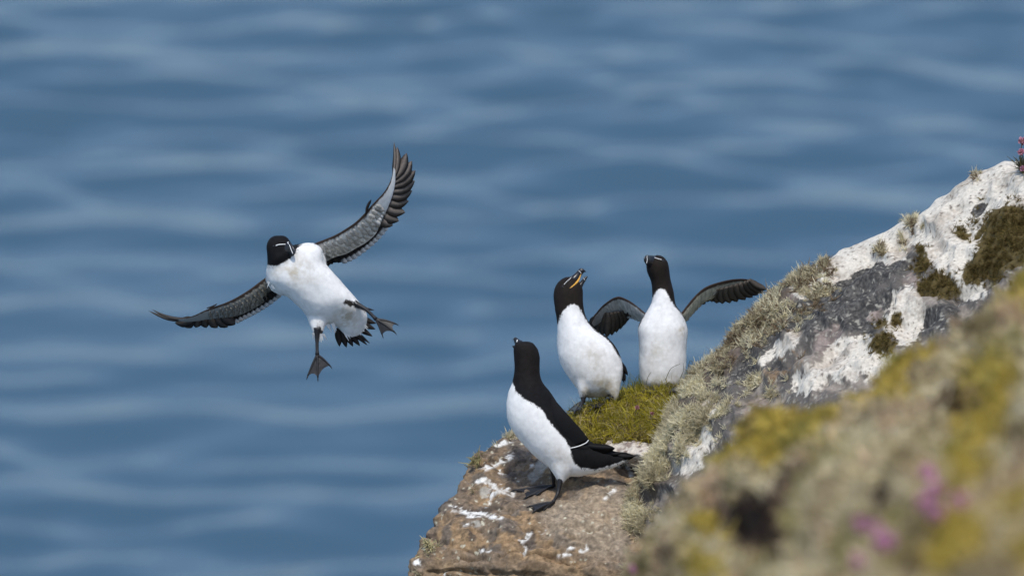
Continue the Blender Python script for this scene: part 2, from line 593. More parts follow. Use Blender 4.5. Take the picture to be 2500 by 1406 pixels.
def build_pale_rock():
    pts = [(1480, 1080, 20.17), (1500, 1068, 20.21), (1540, 1060, 20.21), (1600, 1060, 20.19), (1640, 1088, 20.09), (1560, 1108, 20.06), (1500, 1103, 20.11),
           (1470, 1094, 20.19), (1640, 1158, 20.04), (1560, 1148, 20.17), (1500, 1128, 20.27), (1500, 1108, 20.37), (1640, 1098, 20.37)]
    V, F = hull([W(*p) for p in pts])
    V, F = remesh(V, F, 0.004, 6)
    N = normals(V, F)
    V = V + N * (0.008 * fbm(V * 25, 4, 61) + 0.003 * fbm(V * 90, 2, 62))[:, None]
    n = fbm(V * 50, 4, 63)
    c = lerp((0.58, 0.53, 0.46), (0.25, 0.20, 0.175), sstep(0.05, 0.55, n))
    base = V.mean(0)
    o = link('pale_rock', mesh_np('pale_rock', V - base, F, c), M_BOULDER)
    o.location = base
    tag(o, 'small whitish rock bedded below the green turf, behind the standing bird\'s tail', 'rock')


build_pale_rock()


# ------------------------------------------------------------------ lichen covered boulder on the right
BD = np.array([0.842, 0.540])     # direction of its crest in the picture plane
BN = np.array([-0.540, 0.842])


def aq(px, py):
    x = (np.asarray(px, float) - 1250) / 1000; y = (703 - np.asarray(py, float)) / 1000
    return x * BD[0] + y * BD[1], x * BN[0] + y * BN[1]


crest_px = [(1380, 1620), (1440, 1440), (1478, 1345), (1522, 1255), (1562, 1165), (1618, 1062), (1650, 985), (1702, 905), (1760, 852), (1830, 772), (1880, 728), (1950, 676), (2060, 612),
            (2130, 576), (2200, 545), (2232, 535), (2300, 474), (2390, 425), (2440, 398), (2480, 392), (2520, 384), (2700, 300), (2900, 190)]
_ca, _cq = aq([p[0] for p in crest_px], [p[1] for p in crest_px])


def BW(a, q, t):
    x = a * BD[0] + q * BN[0]; y = a * BD[1] + q * BN[1]
    return CAM + (x * t / FOCUS)[..., None] * AX + (y * t / FOCUS)[..., None] * AU + t[..., None] * AF


def blob_field(px, py, L, nz):
    f = np.full(np.shape(px), -1e3)
    for b in L:
        x, y, r = b[:3]
        f = np.maximum(f, r - np.hypot(px - x, py - y))
    return f + nz


WHITE = [(2000, 668, 48), (2040, 640, 50), (2090, 618, 48), (2150, 590, 45), (2205, 560, 32), (2290, 510, 55), (2350, 470, 60), (2420, 440, 60), (2470, 430, 50), (2480, 490, 40),
         (2260, 560, 40), (2330, 560, 60), (2290, 610, 45), (2340, 650, 55), (2370, 700, 30), (2430, 545, 45), (2410, 590, 30), (2330, 600, 60),
         (2215, 740, 36), (2240, 775, 30), (2190, 790, 34), (2215, 820, 25), (2060, 880, 46), (2110, 855, 40), (2140, 890, 40), (1990, 915, 28), (1960, 935, 20),
         (1930, 825, 16), (1905, 845, 16), (1880, 865, 12), (1860, 880, 8), (1960, 720, 22), (1700, 1060, 40), (1670, 1110, 45), (1720, 1000, 20), (2180, 620, 30)]
DARK = [(2385, 510, 38), (2360, 520, 20), (2325, 545, 10), (2300, 500, 8), (1950, 760, 55), (2000, 745, 45), (2060, 715, 48), (2110, 680, 42), (2150, 665, 34), (2190, 645, 32), (2220, 625, 16),
        (2120, 740, 45), (2080, 770, 50), (2010, 800, 50), (2120, 800, 30), (2160, 730, 30), (1850, 820, 60), (1800, 880, 60), (1900, 770, 40), (1900, 900, 30), (2280, 585, 18), (2270, 780, 40), (2310, 770, 40), (2160, 560, 8), (2340, 440, 6), (2240, 490, 5)]
PINK = [(2015, 835, 34), (2040, 815, 20), (2480, 470, 18), (2330, 640, 14), (2225, 690, 20), (1930, 730, 12), (1790, 860, 14), (2250, 620, 10), (2140, 775, 18), (2500, 500, 30), (1850, 1000, 30)]
OLIVE = [(2460, 580, 75), (2420, 640, 45), (2500, 560, 60), (2380, 660, 30), (2250, 650, 22), (2250, 610, 12), (2290, 690, 30), (2320, 700, 26), (2260, 700, 18), (2155, 835, 30), (2345, 570, 16), (2150, 790, 14), (2190, 780, 12)]


def build_boulder():
    avals = np.r_[np.arange(-0.55, -0.36, 0.012), np.arange(-0.36, 1.18, 0.0032), np.arange(1.19, 1.75, 0.014)]
    # profile: offset below the crest, distance
    prof = np.array([(-0.80, -1.75), (-0.55, -1.15), (-0.36, -0.72), (-0.25, -0.50), (-0.15, -0.31), (-0.08, -0.17), (-0.03, -0.07), (-0.008, -0.025), (0.0, 0.02), (-0.012, 0.07), (-0.06, 0.16), (-0.18, 0.3), (-0.5, 0.5), (-1.0, 0.6)])
    seg = np.r_[0, np.cumsum(np.hypot(np.diff(prof[:, 0]), np.diff(prof[:, 1]) * 0.45))]
    s = np.r_[np.linspace(0, seg[1], 30)[:-1], np.linspace(seg[1], seg[5], 330)[:-1], np.linspace(seg[5], seg[10], 210)[:-1], np.linspace(seg[10], seg[-1], 40)]
    po = np.interp(s, seg, prof[:, 0]); pt = np.interp(s, seg, prof[:, 1])
    A, SO = np.meshgrid(avals, po)
    _, ST = np.meshgrid(avals, pt)
    order = np.argsort(_ca)
    av_u = np.arange(-0.6, 1.8, 0.0034)
    cq = np.interp(av_u, _ca[order], _cq[order])
    kern = np.hanning(13); kern /= kern.sum()
    cq = np.interp(avals, av_u, np.convolve(np.pad(cq, 6, mode='edge'), kern, 'valid'))
    Q = cq[None, :] + SO
    # the rock leans nearer towards its right end
    T = 20.05 + ST + 0.10 * sstep(0.1, 0.5, A) - 0.25 * sstep(0.6, 1.6, A) - 0.12 * sstep(0.2, -0.4, A)
    V = BW(A, Q, T).reshape(-1, 3)
    F = grid_faces(len(s), len(avals), closed=False)
    N = normals(V, F)
    if (N[90 * len(avals):300 * len(avals)] @ AF).mean() > 0:
        N = -N; F = F[:, ::-1]
    px, py, t = PX(V)
    # blocky rock relief: tilted facets + grain
    fc = np.abs(fbm(V * np.array([5, 3, 5]), 3, 71))
    n = 0.055 * (0.35 - fc) + 0.012 * fbm(V * 14, 3, 72) + 0.0032 * fbm(V * 34, 2, 73) + 0.0006 * fbm(V * 120, 2, 74)
    near_crest = sstep(0.0, 0.05, np.abs(SO.reshape(-1)))
    n = n * (0.35 + 0.65 * near_crest)
    cracks = [([(1760, 870), (1850, 800), (1960, 735), (2080, 660), (2220, 560)], 0.022, 11), ([(1880, 900), (1985, 850), (2050, 800)], 0.018, 10),
              ([(2000, 900), (2050, 840), (2140, 780), (2210, 690)], 0.018, 10), ([(2250, 720), (2330, 720), (2400, 690)], 0.022, 12), ([(2150, 860), (2190, 790)], 0.012, 8)]
    for pl, dep, wd in cracks:
        n -= dep * np.exp(-(seg_dist(px + 10 * fbm(V * 12, 2, 77), py + 10 * fbm(V * 12, 2, 78), pl) / wd) ** 2)
    V = V + N * n[:, None]
    px, py, t = PX(V)
    n1 = fbm(V * 11, 4, 81); n2 = fbm(V * 35, 4, 82); n3 = fbm(V * 110, 3, 83)
    c = lerp((0.12, 0.108, 0.098), (0.27, 0.235, 0.20), sstep(-0.25, 0.45, n1 + 0.5 * n2))
    dk = blob_field(px, py, DARK, 14 * n2 + 5 * n3 - 4)
    wh = blob_field(px, py, WHITE, 16 * n2 + 6 * n3 + 6)
    pk = blob_field(px, py, PINK, 12 * n2)
    ol = blob_field(px, py, OLIVE, 16 * n2 + 6 * n3)
    far_w = np.where((px > 2520) | (py < 300), 20 * n1, -99)
    wh = np.maximum(wh, far_w)
    whm = sstep(-2.5, 2.5, np.where(wh > dk - 4, wh, -9))
    dkm = sstep(-6, 4, dk)
    c = lerp(c, lerp((0.045, 0.043, 0.042), (0.125, 0.118, 0.108), sstep(-0.5, 0.7, 0.5 * n2 + 0.8 * n3 + 0.6 * fbm(V * 220, 2, 88))), dkm * (1 - whm))
    c = lerp(c, lerp((0.17, 0.14, 0.125), (0.28, 0.23, 0.205), sstep(-.4, .4, n2)), sstep(-5, 4, pk) * (1 - whm))
    whc = lerp((0.63, 0.585, 0.505), (0.45, 0.40, 0.335), sstep(-0.1, 0.7, n1 + 0.6 * n3))
    c = lerp(c, whc, whm)
    speck = sstep(0.52, 0.7, n3 + 0.25 * n2)
    c = lerp(c, (0.12, 0.10, 0.085), 0.8 * speck * whm)
    ltsp = sstep(0.42, 0.6, fbm(V * 80, 3, 85)) * (1 - whm)
    c = lerp(c, (0.42, 0.40, 0.34), 0.6 * ltsp)
    org = sstep(0, 10, 24 - seg_dist(px, py, [(1880, 905), (1925, 875), (1940, 890)]) + 22 * n2) * (1 - whm)
    c = lerp(c, (0.32, 0.19, 0.08), 0.4 * org * sstep(-0.1, 0.35, n2))
    c = lerp(c, (0.10, 0.075, 0.03), sstep(-4, 3, ol))
    # darker brown base under the tufts along the left edge
    lf = sstep(80, 30, seg_dist(px, py, crest_px[1:11]) + 25 * n1)
    c = lerp(c, (0.10, 0.075, 0.055), 0.75 * lf)
    c = np.clip(c, 0.01, 0.8)
    o = link('boulder', mesh_np('boulder', V, F, c), M_BOULDER)
    tag(o, kind='structure')
    return V, F, normals(V, F)


BV, BF, BNn = build_boulder()
T_BOULDER = bvh(BV, BF)


# ------------------------------------------------------------------ bank of heath vegetation nearer the lens
bank_crest = [(1200, 1800), (1380, 1560), (1490, 1420), (1590, 1215), (1690, 1085), (1790, 1018), (1900, 978), (2050, 925), (2150, 885), (2280, 790), (2400, 700), (2500, 640), (2700, 530), (2900, 400)]
_ka, _kq = aq([p[0] for p in bank_crest], [p[1] for p in bank_crest])
BANK_T = 14.6


def build_bank():
    av = np.r_[np.arange(-0.75, 1.45, 0.011), np.arange(1.46, 3.2, 0.03)]                 # metres along the crest direction (real)
    tv = np.r_[np.arange(5.0, 14.0, 0.05), np.arange(14.0, 16.6, 0.03)]
    A, T = np.meshgrid(av, tv)
    cq = np.interp(A * FOCUS / BANK_T, _ka, _kq) * BANK_T / FOCUS   # real offset of the crest at BANK_T
    off = cq - 0.047 + 0.026 * (T - BANK_T)
    off = np.where(T > BANK_T, off - 0.9 * (T - BANK_T) ** 1.3 * 0.6 - 0.0, off)
    x = A * BD[0] + off * BN[0]; y = A * BD[1] + off * BN[1]
    V = (CAM + x[..., None] * AX + y[..., None] * AU + T[..., None] * AF)
    nrm = BN[0] * AX + BN[1] * AU
    P = V.reshape(-1, 3)
    px, py, t = PX(P)
    h = 0.04 * fbm(P * np.array([5, 1.6, 5]), 3, 91) + 0.022 * fbm(P * np.array([13, 4, 13]), 3, 92)
    for (hx, hy, r, dep) in ((1830, 1275, 70, 0.20), (2140, 1215, 40, 0.12), (1905, 1170, 50, 0.05), (1960, 1330, 60, 0.05), (2330, 960, 60, 0.04)):
        h -= dep * np.exp(-((px - hx) ** 2 + (py - hy) ** 2) / r ** 2)
    for (hx, hy, r, dep) in ((1860, 1050, 60, 0.035), (2200, 880, 70, 0.04), (1700, 1330, 50, 0.03), (2330, 1320, 60, 0.03)):
        h += dep * np.exp(-((px - hx) ** 2 + (py - hy) ** 2) / r ** 2)
    P = P + nrm * h[:, None]
    F = grid_faces(len(tv), len(av), closed=False)
    N = normals(P, F)
    if N[len(N) // 2] @ nrm < 0:
        F = F[:, ::-1]; N = -N
    return P, F, N


KV, KF, KN = build_bank()


def bank_colour(P, jitter):
    """plant colour over the bank: yellow moss, tan dead grass, grey lichen, brown heather, dark peat with painted shade in the holes"""
    px, py, t = PX(P)
    n1 = fbm(P * np.array([5, 1.2, 5]), 3, 101); n2 = fbm(P * np.array([11, 2.4, 11]), 3, 102); n3 = fbm(P * np.array([8, 1.8, 8]), 3, 103)
    c = lerp((0.50, 0.415, 0.24), (0.62, 0.53, 0.345), sstep(-0.3, 0.3, n2 + 0.6 * jitter))
    yel = blob_field(px, py, [(1860, 1040, 75), (1960, 1010, 60), (1780, 1060, 50), (2180, 890, 60), (2230, 850, 40), (2320, 1330, 90), (2260, 1380, 60), (2470, 1230, 50), (2390, 1020, 60), (2420, 930, 50),
                              (1720, 1260, 24), (2350, 1190, 40), (2490, 1380, 60), (1710, 1380, 40), (2140, 930, 40), (2480, 690, 40), (2370, 1130, 50)], 60 * n1 + 40 * n2 + 25 * jitter + 16)
    c = lerp(c, lerp((0.39, 0.29, 0.055), (0.51, 0.39, 0.09), sstep(-.4, .4, n3 + jitter)), sstep(-22, 22, yel))
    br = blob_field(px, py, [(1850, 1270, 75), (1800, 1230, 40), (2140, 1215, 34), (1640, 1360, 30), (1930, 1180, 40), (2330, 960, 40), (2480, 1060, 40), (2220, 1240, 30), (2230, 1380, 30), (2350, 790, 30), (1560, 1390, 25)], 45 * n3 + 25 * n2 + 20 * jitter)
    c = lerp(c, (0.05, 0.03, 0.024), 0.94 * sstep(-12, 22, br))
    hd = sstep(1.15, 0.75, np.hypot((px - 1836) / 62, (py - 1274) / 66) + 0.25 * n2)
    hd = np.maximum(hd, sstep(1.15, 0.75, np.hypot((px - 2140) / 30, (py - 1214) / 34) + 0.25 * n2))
    c = lerp(c, (0.032, 0.020, 0.015), hd)  # hole floors coloured near black, shade of the cavity painted in
    pk = (1 - hd) * sstep(0.18, 0.5, n3 + 0.3 * jitter)
    c = lerp(c, (0.48, 0.33, 0.21), 0.7 * pk * (yel < 0))
    gr = (1 - hd) * sstep(0.2, 0.55, n1 - 0.4 * n2 + 0.3 * jitter)
    c = lerp(c, (0.24, 0.22, 0.07), 0.7 * gr)
    dh = (1 - hd) * sstep(0.15, 0.55, -n2 - 0.3 * n1 + 0.25 * jitter)
    c = lerp(c, (0.20, 0.145, 0.09), 0.5 * dh)
    return np.clip(c, 0.01, 0.6)


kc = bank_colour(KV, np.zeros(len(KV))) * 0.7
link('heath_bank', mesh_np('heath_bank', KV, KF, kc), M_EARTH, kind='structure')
T_BANK = bvh(KV, KF)


def rand_dirs(N, n, spread, r):
    d = unit(n + spread * r.normal(size=(N, 3)))
    s = unit(np.cross(d, r.normal(size=(N, 3))))
    return d, s


def build_heath():
    r = np.random.default_rng(5)
    px, py, t = PX(KV)
    ok = np.where((px > 1250) & (px < 3300) & (py < 1700) & (py > 100) & (t > 6.2) & (t < 16.6))[0]
    hole = np.minimum(np.hypot(px[ok] - 1832, py[ok] - 1278) / 58, np.hypot(px[ok] - 2140, py[ok] - 1215) / 30)
    ok = ok[hole > 1 + 0.25 * fbm(KV[ok] * 20, 2, 115)]
    # more roots where a cell covers more of the view
    pr = (1.0 / t[ok]) ** 1.5 * np.where(px[ok] > 2560, 0.45, 1.0)
    idx = r.choice(ok, 118000, p=pr / pr.sum())
    root = KV[idx] + r.normal(size=(len(idx), 3)) * 0.008
    nrm = KN[idx]
    up = unit(0.6 * nrm + np.array([0, 0, 0.7]))
    d, s = rand_dirs(len(idx), up, 0.95, r)
    L = r.uniform(0.010, 0.026, len(idx)) * (1 + 0.5 * np.clip(fbm(root * 4, 2, 111), -0.8, 1))
    wd = r.uniform(0.004, 0.011, len(idx))
    j = r.normal(size=len(idx)) * 0.3
    c = bank_colour(root, j) * r.uniform(0.85, 1.4, (len(idx), 1))
    V, F, C = blades(root - nrm * 0.005, d, s, L, wd, r.normal(size=(len(idx), 3)) * 0.008 - np.array([0, 0, 0.005]), c, 3)
    link('heath_plants', mesh_np('heath_plants', V, F, C), M_HEATH, kind='stuff', label='blurred tan and yellow green heath plants covering the near bank')


build_heath()


# ------------------------------------------------------------------ grass on the turf shelf
def build_grass():
    r = np.random.default_rng(6)
    px, py, t = PX(TV)
    sd = poly_sd(px, py, [(1388, 1012), (1440, 985), (1530, 945), (1600, 925), (1700, 915), (1720, 960), (1690, 1005), (1620, 1040), (1570, 1068), (1500, 1082), (1440, 1074), (1400, 1040)])
    facing = TN @ (-AF) * 1.0 + TN @ AU * 1.0
    ok = np.where((sd > -8) & (facing > 0.2))[0]
    parts = []
    # mat of fine blades
    N = 12500
    idx = r.choice(ok, N)
    root = TV[idx] + r.normal(size=(N, 3)) * 0.004
    d = unit(TN[idx] * 0.55 + AU * 0.35 + r.normal(size=(N, 3)) * 0.55)
    s = unit(np.cross(d, r.normal(size=(N, 3))))
    L = r.uniform(0.012, 0.036, N)
    droop = np.array([-0.2, -0.55, -0.6]) * 0.02 * r.uniform(0.2, 1.2, (N, 1)) + r.normal(size=(N, 3)) * 0.007
    n1 = fbm(root * 16, 3, 121)
    c = lerp((0.24, 0.205, 0.013), (0.47, 0.39, 0.03), sstep(-0.4, 0.5, n1 + 0.5 * r.normal(size=N)))
    tan = (r.random(N) < 0.17 + 0.25 * sstep(1470, 1400, px[idx]))
    c[tan] = np.array([0.52, 0.42, 0.22]) * r.uniform(0.6, 1.2, (tan.sum(), 1))
    dk = r.random(N) < 0.12
    c[dk] = np.array([0.09, 0.075, 0.02])  # scattered dark blades stand in for shaded gaps in the mat
    parts.append(blades(root, d, s, L, r.uniform(0.0011, 0.0021, N), droop, c, 4))
    # longer upright green blades along the skyline
    sky_idx = np.where((np.abs(seg_dist(px, py, [(1395, 1012), (1450, 990), (1530, 950), (1600, 932), (1690, 925)])) < 22) & (facing > 0.1))[0]
    N = 520
    idx = r.choice(sky_idx, N)
    root = TV[idx]
    d = unit(AU + r.normal(size=(N, 3)) * 0.38)
    s = unit(np.cross(d, r.normal(size=(N, 3))))
    g = px[idx] > 1515
    L = np.where(g, r.uniform(0.02, 0.06, N), r.uniform(0.012, 0.03, N))
    c = lerp((0.07, 0.10, 0.02), (0.20, 0.19, 0.03), r.random(N))
    parts.append(blades(root, d, s, L, r.uniform(0.0011, 0.0019, N), r.normal(size=(N, 3)) * 0.012, c, 5, tipw=0.08))
    ft = np.where((np.abs(px - 1622) < 66) & (np.abs(py - 952) < 14))[0]
    N = 620
    idx = r.choice(ft, N)
    root = TV[idx] - AF * r.uniform(0.0, 0.03, (N, 1))
    d = unit(AU * 0.9 + TN[idx] * 0.2 + r.normal(size=(N, 3)) * 0.45)
    s = unit(np.cross(d, r.normal(size=(N, 3))))
    c = lerp((0.17, 0.155, 0.018), (0.36, 0.30, 0.03), r.random(N))
    parts.append(blades(root, d, s, r.uniform(0.014, 0.034, N), r.uniform(0.0012, 0.0022, N), r.normal(size=(N, 3)) * 0.008, c, 4))
    # a few long arching stems
    stems = [((1624, 928), (1638, 900), (1660, 888)), ((1676, 925), (1685, 880), (1700, 905)), ((1660, 925), (1668, 905), (1668, 886)), ((1577, 938), (1582, 920), (1590, 908)), ((1515, 965), (1520, 945), (1528, 925)), ((1545, 952), (1552, 925), (1560, 915))]
    V = np.concatenate([p[0] for p in parts]); C = np.concatenate([p[2] for p in parts])
    F = np.concatenate([parts[0][1], parts[1][1] + len(parts[0][0]), parts[2][1] + len(parts[0][0]) + len(parts[1][0])])
    sv = []; sf = []; n0 = len(V)
    for a, b, c_ in stems:
        tt = PX(shoot(T_TURF, *a, 20.4)[0][None])[2][0] - 0.03
        pts = catmull([(*a, tt), (*b, tt - 0.01), (*c_, tt - 0.02)], 8)
        P = W(pts[:, 0], pts[:, 1], pts[:, 2])
        tv, tf = tube(P, np.linspace(0.0008, 0.0004, len(P)), 4)
        tf = [f for f in tf if len(f) == 4]
        sf.append(np.array(tf) + n0); sv.append(tv); n0 += len(tv)
    V = np.concatenate([V] + sv); F = np.concatenate([F] + sf); C = np.concatenate([C, np.tile((0.13, 0.12, 0.03), (n0 - len(C), 1))])
    link('turf_grass', mesh_np('turf_grass', V, F, C), M_GRASS, kind='stuff', label='olive green grass matted over the turf shelf')


build_grass()


# ------------------------------------------------------------------ lichen tufts
def tuft_arrays(root, nrm, size, k, r, col, spread=0.75, wf=1.0):
    """k forked strips per tuft"""
    N = len(root)
    R = np.repeat(root, k, 0) + r.normal(size=(N * k, 3)) * 0.12 * np.repeat(size, k)[:, None]
    n = np.repeat(nrm, k, 0)
    d, s = rand_dirs(N * k, n, spread, r)
    L = np.repeat(size, k) * r.uniform(0.45, 1.1, N * k)
    wd = L * r.uniform(0.09, 0.17, N * k) * wf
    bend = r.normal(size=(N * k, 3)) * 0.42 * L[:, None]
    c = np.repeat(col, k, 0) * r.uniform(0.75, 1.15, (N * k, 1))
    V1, F1, C1 = blades(R, d, s, L, wd, bend, c, 3, tipw=0.25)
    # side forks start half way up
    mid = R + d * (L * 0.5)[:, None] + bend * 0.25
    d2, s2 = rand_dirs(N * k, d, 0.5, r)
    V2, F2, C2 = blades(mid, d2, s2, L * 0.5, wd * 0.7, bend * 0.3, c, 2, tipw=0.25)
    return np.concatenate([V1, V2]), np.concatenate([F1, F2 + len(V1)]), np.concatenate([C1, C2])


def pick(px, py, spots, N, r, ok=None):
    w_ = np.zeros(len(px))
    for x, y, rr, g in spots:
        w_ = np.maximum(w_, g * np.exp(-((px - x) ** 2 + (py - y) ** 2) / rr ** 2))
    w_[w_ < 0.02] = 0
    if ok is not None:
        w_ = w_ * ok
    return r.choice(len(px), N, p=w_ / w_.sum())


def build_lichen():
    r = np.random.default_rng(8)
    px, py, t = PX(BV)
    vis = (BNn @ -AF > -0.25).astype(float) * (t < 20.5) * view_area(BV, BF)
    n = fbm(BV * 16, 3, 131)
    sp = []
    for (x, y), rr, g in [((1445, 1395), 30, 1), ((1462, 1360), 30, 1), ((1498, 1310), 32, 1), ((1522, 1270), 34, 1), ((1542, 1215), 34, 1), ((1568, 1165), 36, 1), ((1585, 1115), 36, 1), ((1600, 1150), 30, .8),
                          ((1610, 1070), 40, 1), ((1650, 1010), 42, 1), ((1680, 960), 40, 1), ((1715, 905), 36, 1), ((1740, 880), 30, .9), ((1720, 1025), 34, 1), ((1690, 1040), 36, 1), ((1760, 1000), 24, .7), ((1640, 1080), 34, .9),
                          ((1560, 1240), 30, .7), ((1540, 1290), 30, .7), ((1500, 1370), 26, .7),
                          ((1770, 850), 28, .8), ((1800, 815), 28, .8), ((1830, 785), 28, .9), ((1850, 760), 26, 1), ((1880, 735), 26, 1), ((1915, 712), 26, 1), ((1945, 690), 24, 1), ((1975, 668), 16, .8), ((2010, 645), 12, .5),
                          ((1840, 815), 26, .5), ((1880, 790), 28, .5), ((1925, 770), 26, .4), ((1960, 760), 20, .4), ((2030, 690), 22, .6), ((2010, 715), 20, .5), ((1990, 735), 20, .4),
                          ((2225, 540), 12, 1), ((2235, 550), 12, .8), ((2200, 600), 18, .35), ((2150, 610), 14, .2), ((2385, 432), 8, .4), ((1820, 905), 24, .4), ((1850, 930), 26, .5), ((1900, 940), 26, .3), ((1960, 870), 12, .2)]:
        sp.append((x, y, rr, g))
    N = 3000
    idx = pick(px, py, sp, N, r, vis * sstep(-0.35, 0.15, n))
    size = r.uniform(0.008, 0.020, N)
    nrm = unit(BNn[idx] * 0.8 - AF * 0.25 + AU * 0.35)
    tone = sstep(-0.3, 0.4, fbm(BV[idx] * 9, 2, 132))
    col = lerp((0.58, 0.51, 0.335), (0.83, 0.765, 0.55), tone)
    brown = (r.random(N) < 0.30) & (py[idx] < 930)
    col[brown] = np.array([0.26, 0.19, 0.12])
    V, F, C = tuft_arrays(BV[idx], nrm, size, 22, r, col, 0.95, 1.15)
    link('lichen_fringe', mesh_np('lichen_fringe', V, F, C), M_LICHEN, kind='stuff', label='pale grey green shaggy lichen fringing the boulder edge')
    # moss pads of the boulder
    idx = pick(px, py, [(x, y, rr * 0.8, 1) for x, y, rr in OLIVE], 900, r, vis)
    nrm = unit(BNn[idx] - AF * 0.3)
    col = lerp((0.12, 0.085, 0.03), (0.21, 0.16, 0.055), r.random(900))
    V, F, C = tuft_arrays(BV[idx], nrm, r.uniform(0.006, 0.013, 900), 18, r, col, 0.9)
    link('moss', mesh_np('moss', V, F, C), M_LICHEN, kind='stuff', label='brown olive moss pads on the white lichened boulder')


build_lichen()


def lichen_things():
    r = np.random.default_rng(9)
    data = [(1150, 1135, 0.042, 26, 'largest ragged lichen tuft jutting over the sea from the ledge edge', (0.27, 0.24, 0.12), (-0.9, -0.05), 20.22),
            (1195, 1092, 0.026, 14, 'wispy lichen tuft on the ledge rim just above the largest tuft', (0.40, 0.36, 0.24), (-0.6, 0.5), 20.28),
            (1146, 1198, 0.030, 22, 'small brownish lichen tuft under the largest tuft on the ledge edge', (0.36, 0.30, 0.19), (-0.8, 0.1), 20.14),
            (1226, 1066, 0.030, 26, 'pale lichen crust at the top corner of the ledge beside the white breast', (0.48, 0.43, 0.30), (-0.4, 0.7), 20.34),
            (1037, 1338, 0.034, 26, 'yellowish lichen tuft low on the ledge edge near the bottom of the photo', (0.46, 0.41, 0.24), (-0.6, 0.6), 19.96),
            (1010, 1393, 0.026, 22, 'lowest lichen tuft hanging at the bottom corner of the ledge', (0.33, 0.29, 0.19), (-0.8, -0.2), 19.92)]
    for x, y, size, k, lab, col, dr, tt in data:
        p, n = shoot(T_LEDGE, x + 12, y, tt)
        nrm = unit(dr[0] * AX + dr[1] * AU - 0.45 * AF)
        V, F, C = tuft_arrays(p[None] - nrm * 0.006 + r.normal(size=(6, 3)) * size * 0.3, np.tile(nrm, (6, 1)) + r.normal(size=(6, 3)) * 0.3, r.uniform(0.35, 0.62, 6) * size, k, r, np.tile(np.array([col]) * 1.35, (6, 1)), 1.1, 1.7)
        o = link('lichen_tuft', mesh_np('lichen_tuft', V - p, F, C), M_LICHEN)
        o.location = p
        tag(o, lab, 'lichen', 'lichen tufts on the ledge edge')


lichen_things()


# ------------------------------------------------------------------ thrift flowers
def thrift(foot, head, R, label, group, fade=0.0, seed=0, dark=False):
    r = np.random.default_rng(200 + seed)
    root = empty('thrift_flower', foot)
    tag(root, label, 'flower', group)
    mid = (foot + head) / 2 + unit(np.cross(head - foot, AF)) * 0.08 * np.linalg.norm(head - foot)
    P = catmull([foot - (head - foot) * 0.25, foot, mid, head], 5)
    V, F = tube(P, max(0.0009, R * 0.09), 5)
    link('stem', mesh_np('stem', V - foot, F, np.tile((0.20, 0.16, 0.06), (len(V), 1))), M_GRASS, root)
    sp = Soup()
    up = unit(head - foot)
    pink = np.array([0.76, 0.38, 0.60]) * (1 - fade) + np.array([0.45, 0.22, 0.19]) * fade
    n = 46
    for k in range(n):
        d = unit(r.normal(size=3) + up * 0.6)
        s = unit(np.cross(d, r.normal(size=3))); b = np.cross(d, s)
        c0 = head + d * R * 0.35; L = R * r.uniform(0.5, 0.75); w_ = R * r.uniform(0.28, 0.42)
        vv = [c0, c0 + d * L * 0.6 + s * w_, c0 + d * L + b * w_ * 0.3, c0 + d * L * 0.6 - s * w_]
        sp.add(vv, [(0, 1, 2), (0, 2, 3)], pink * r.uniform(0.7, 1.25))
    link('flower_head', sp.mesh('flower_head', foot, False), M_PETAL, root)
    V, F = tube([head - up * R * 0.8, head - up * R * 0.4, head + up * R * 0.1, head + up * R * 0.3], [R * 0.15, R * 0.4, R * 0.5, R * 0.2], 8)
    link('calyx', mesh_np('calyx', V - foot, F, np.tile((0.24, 0.12, 0.10), (len(V), 1))), M_PETAL, root)


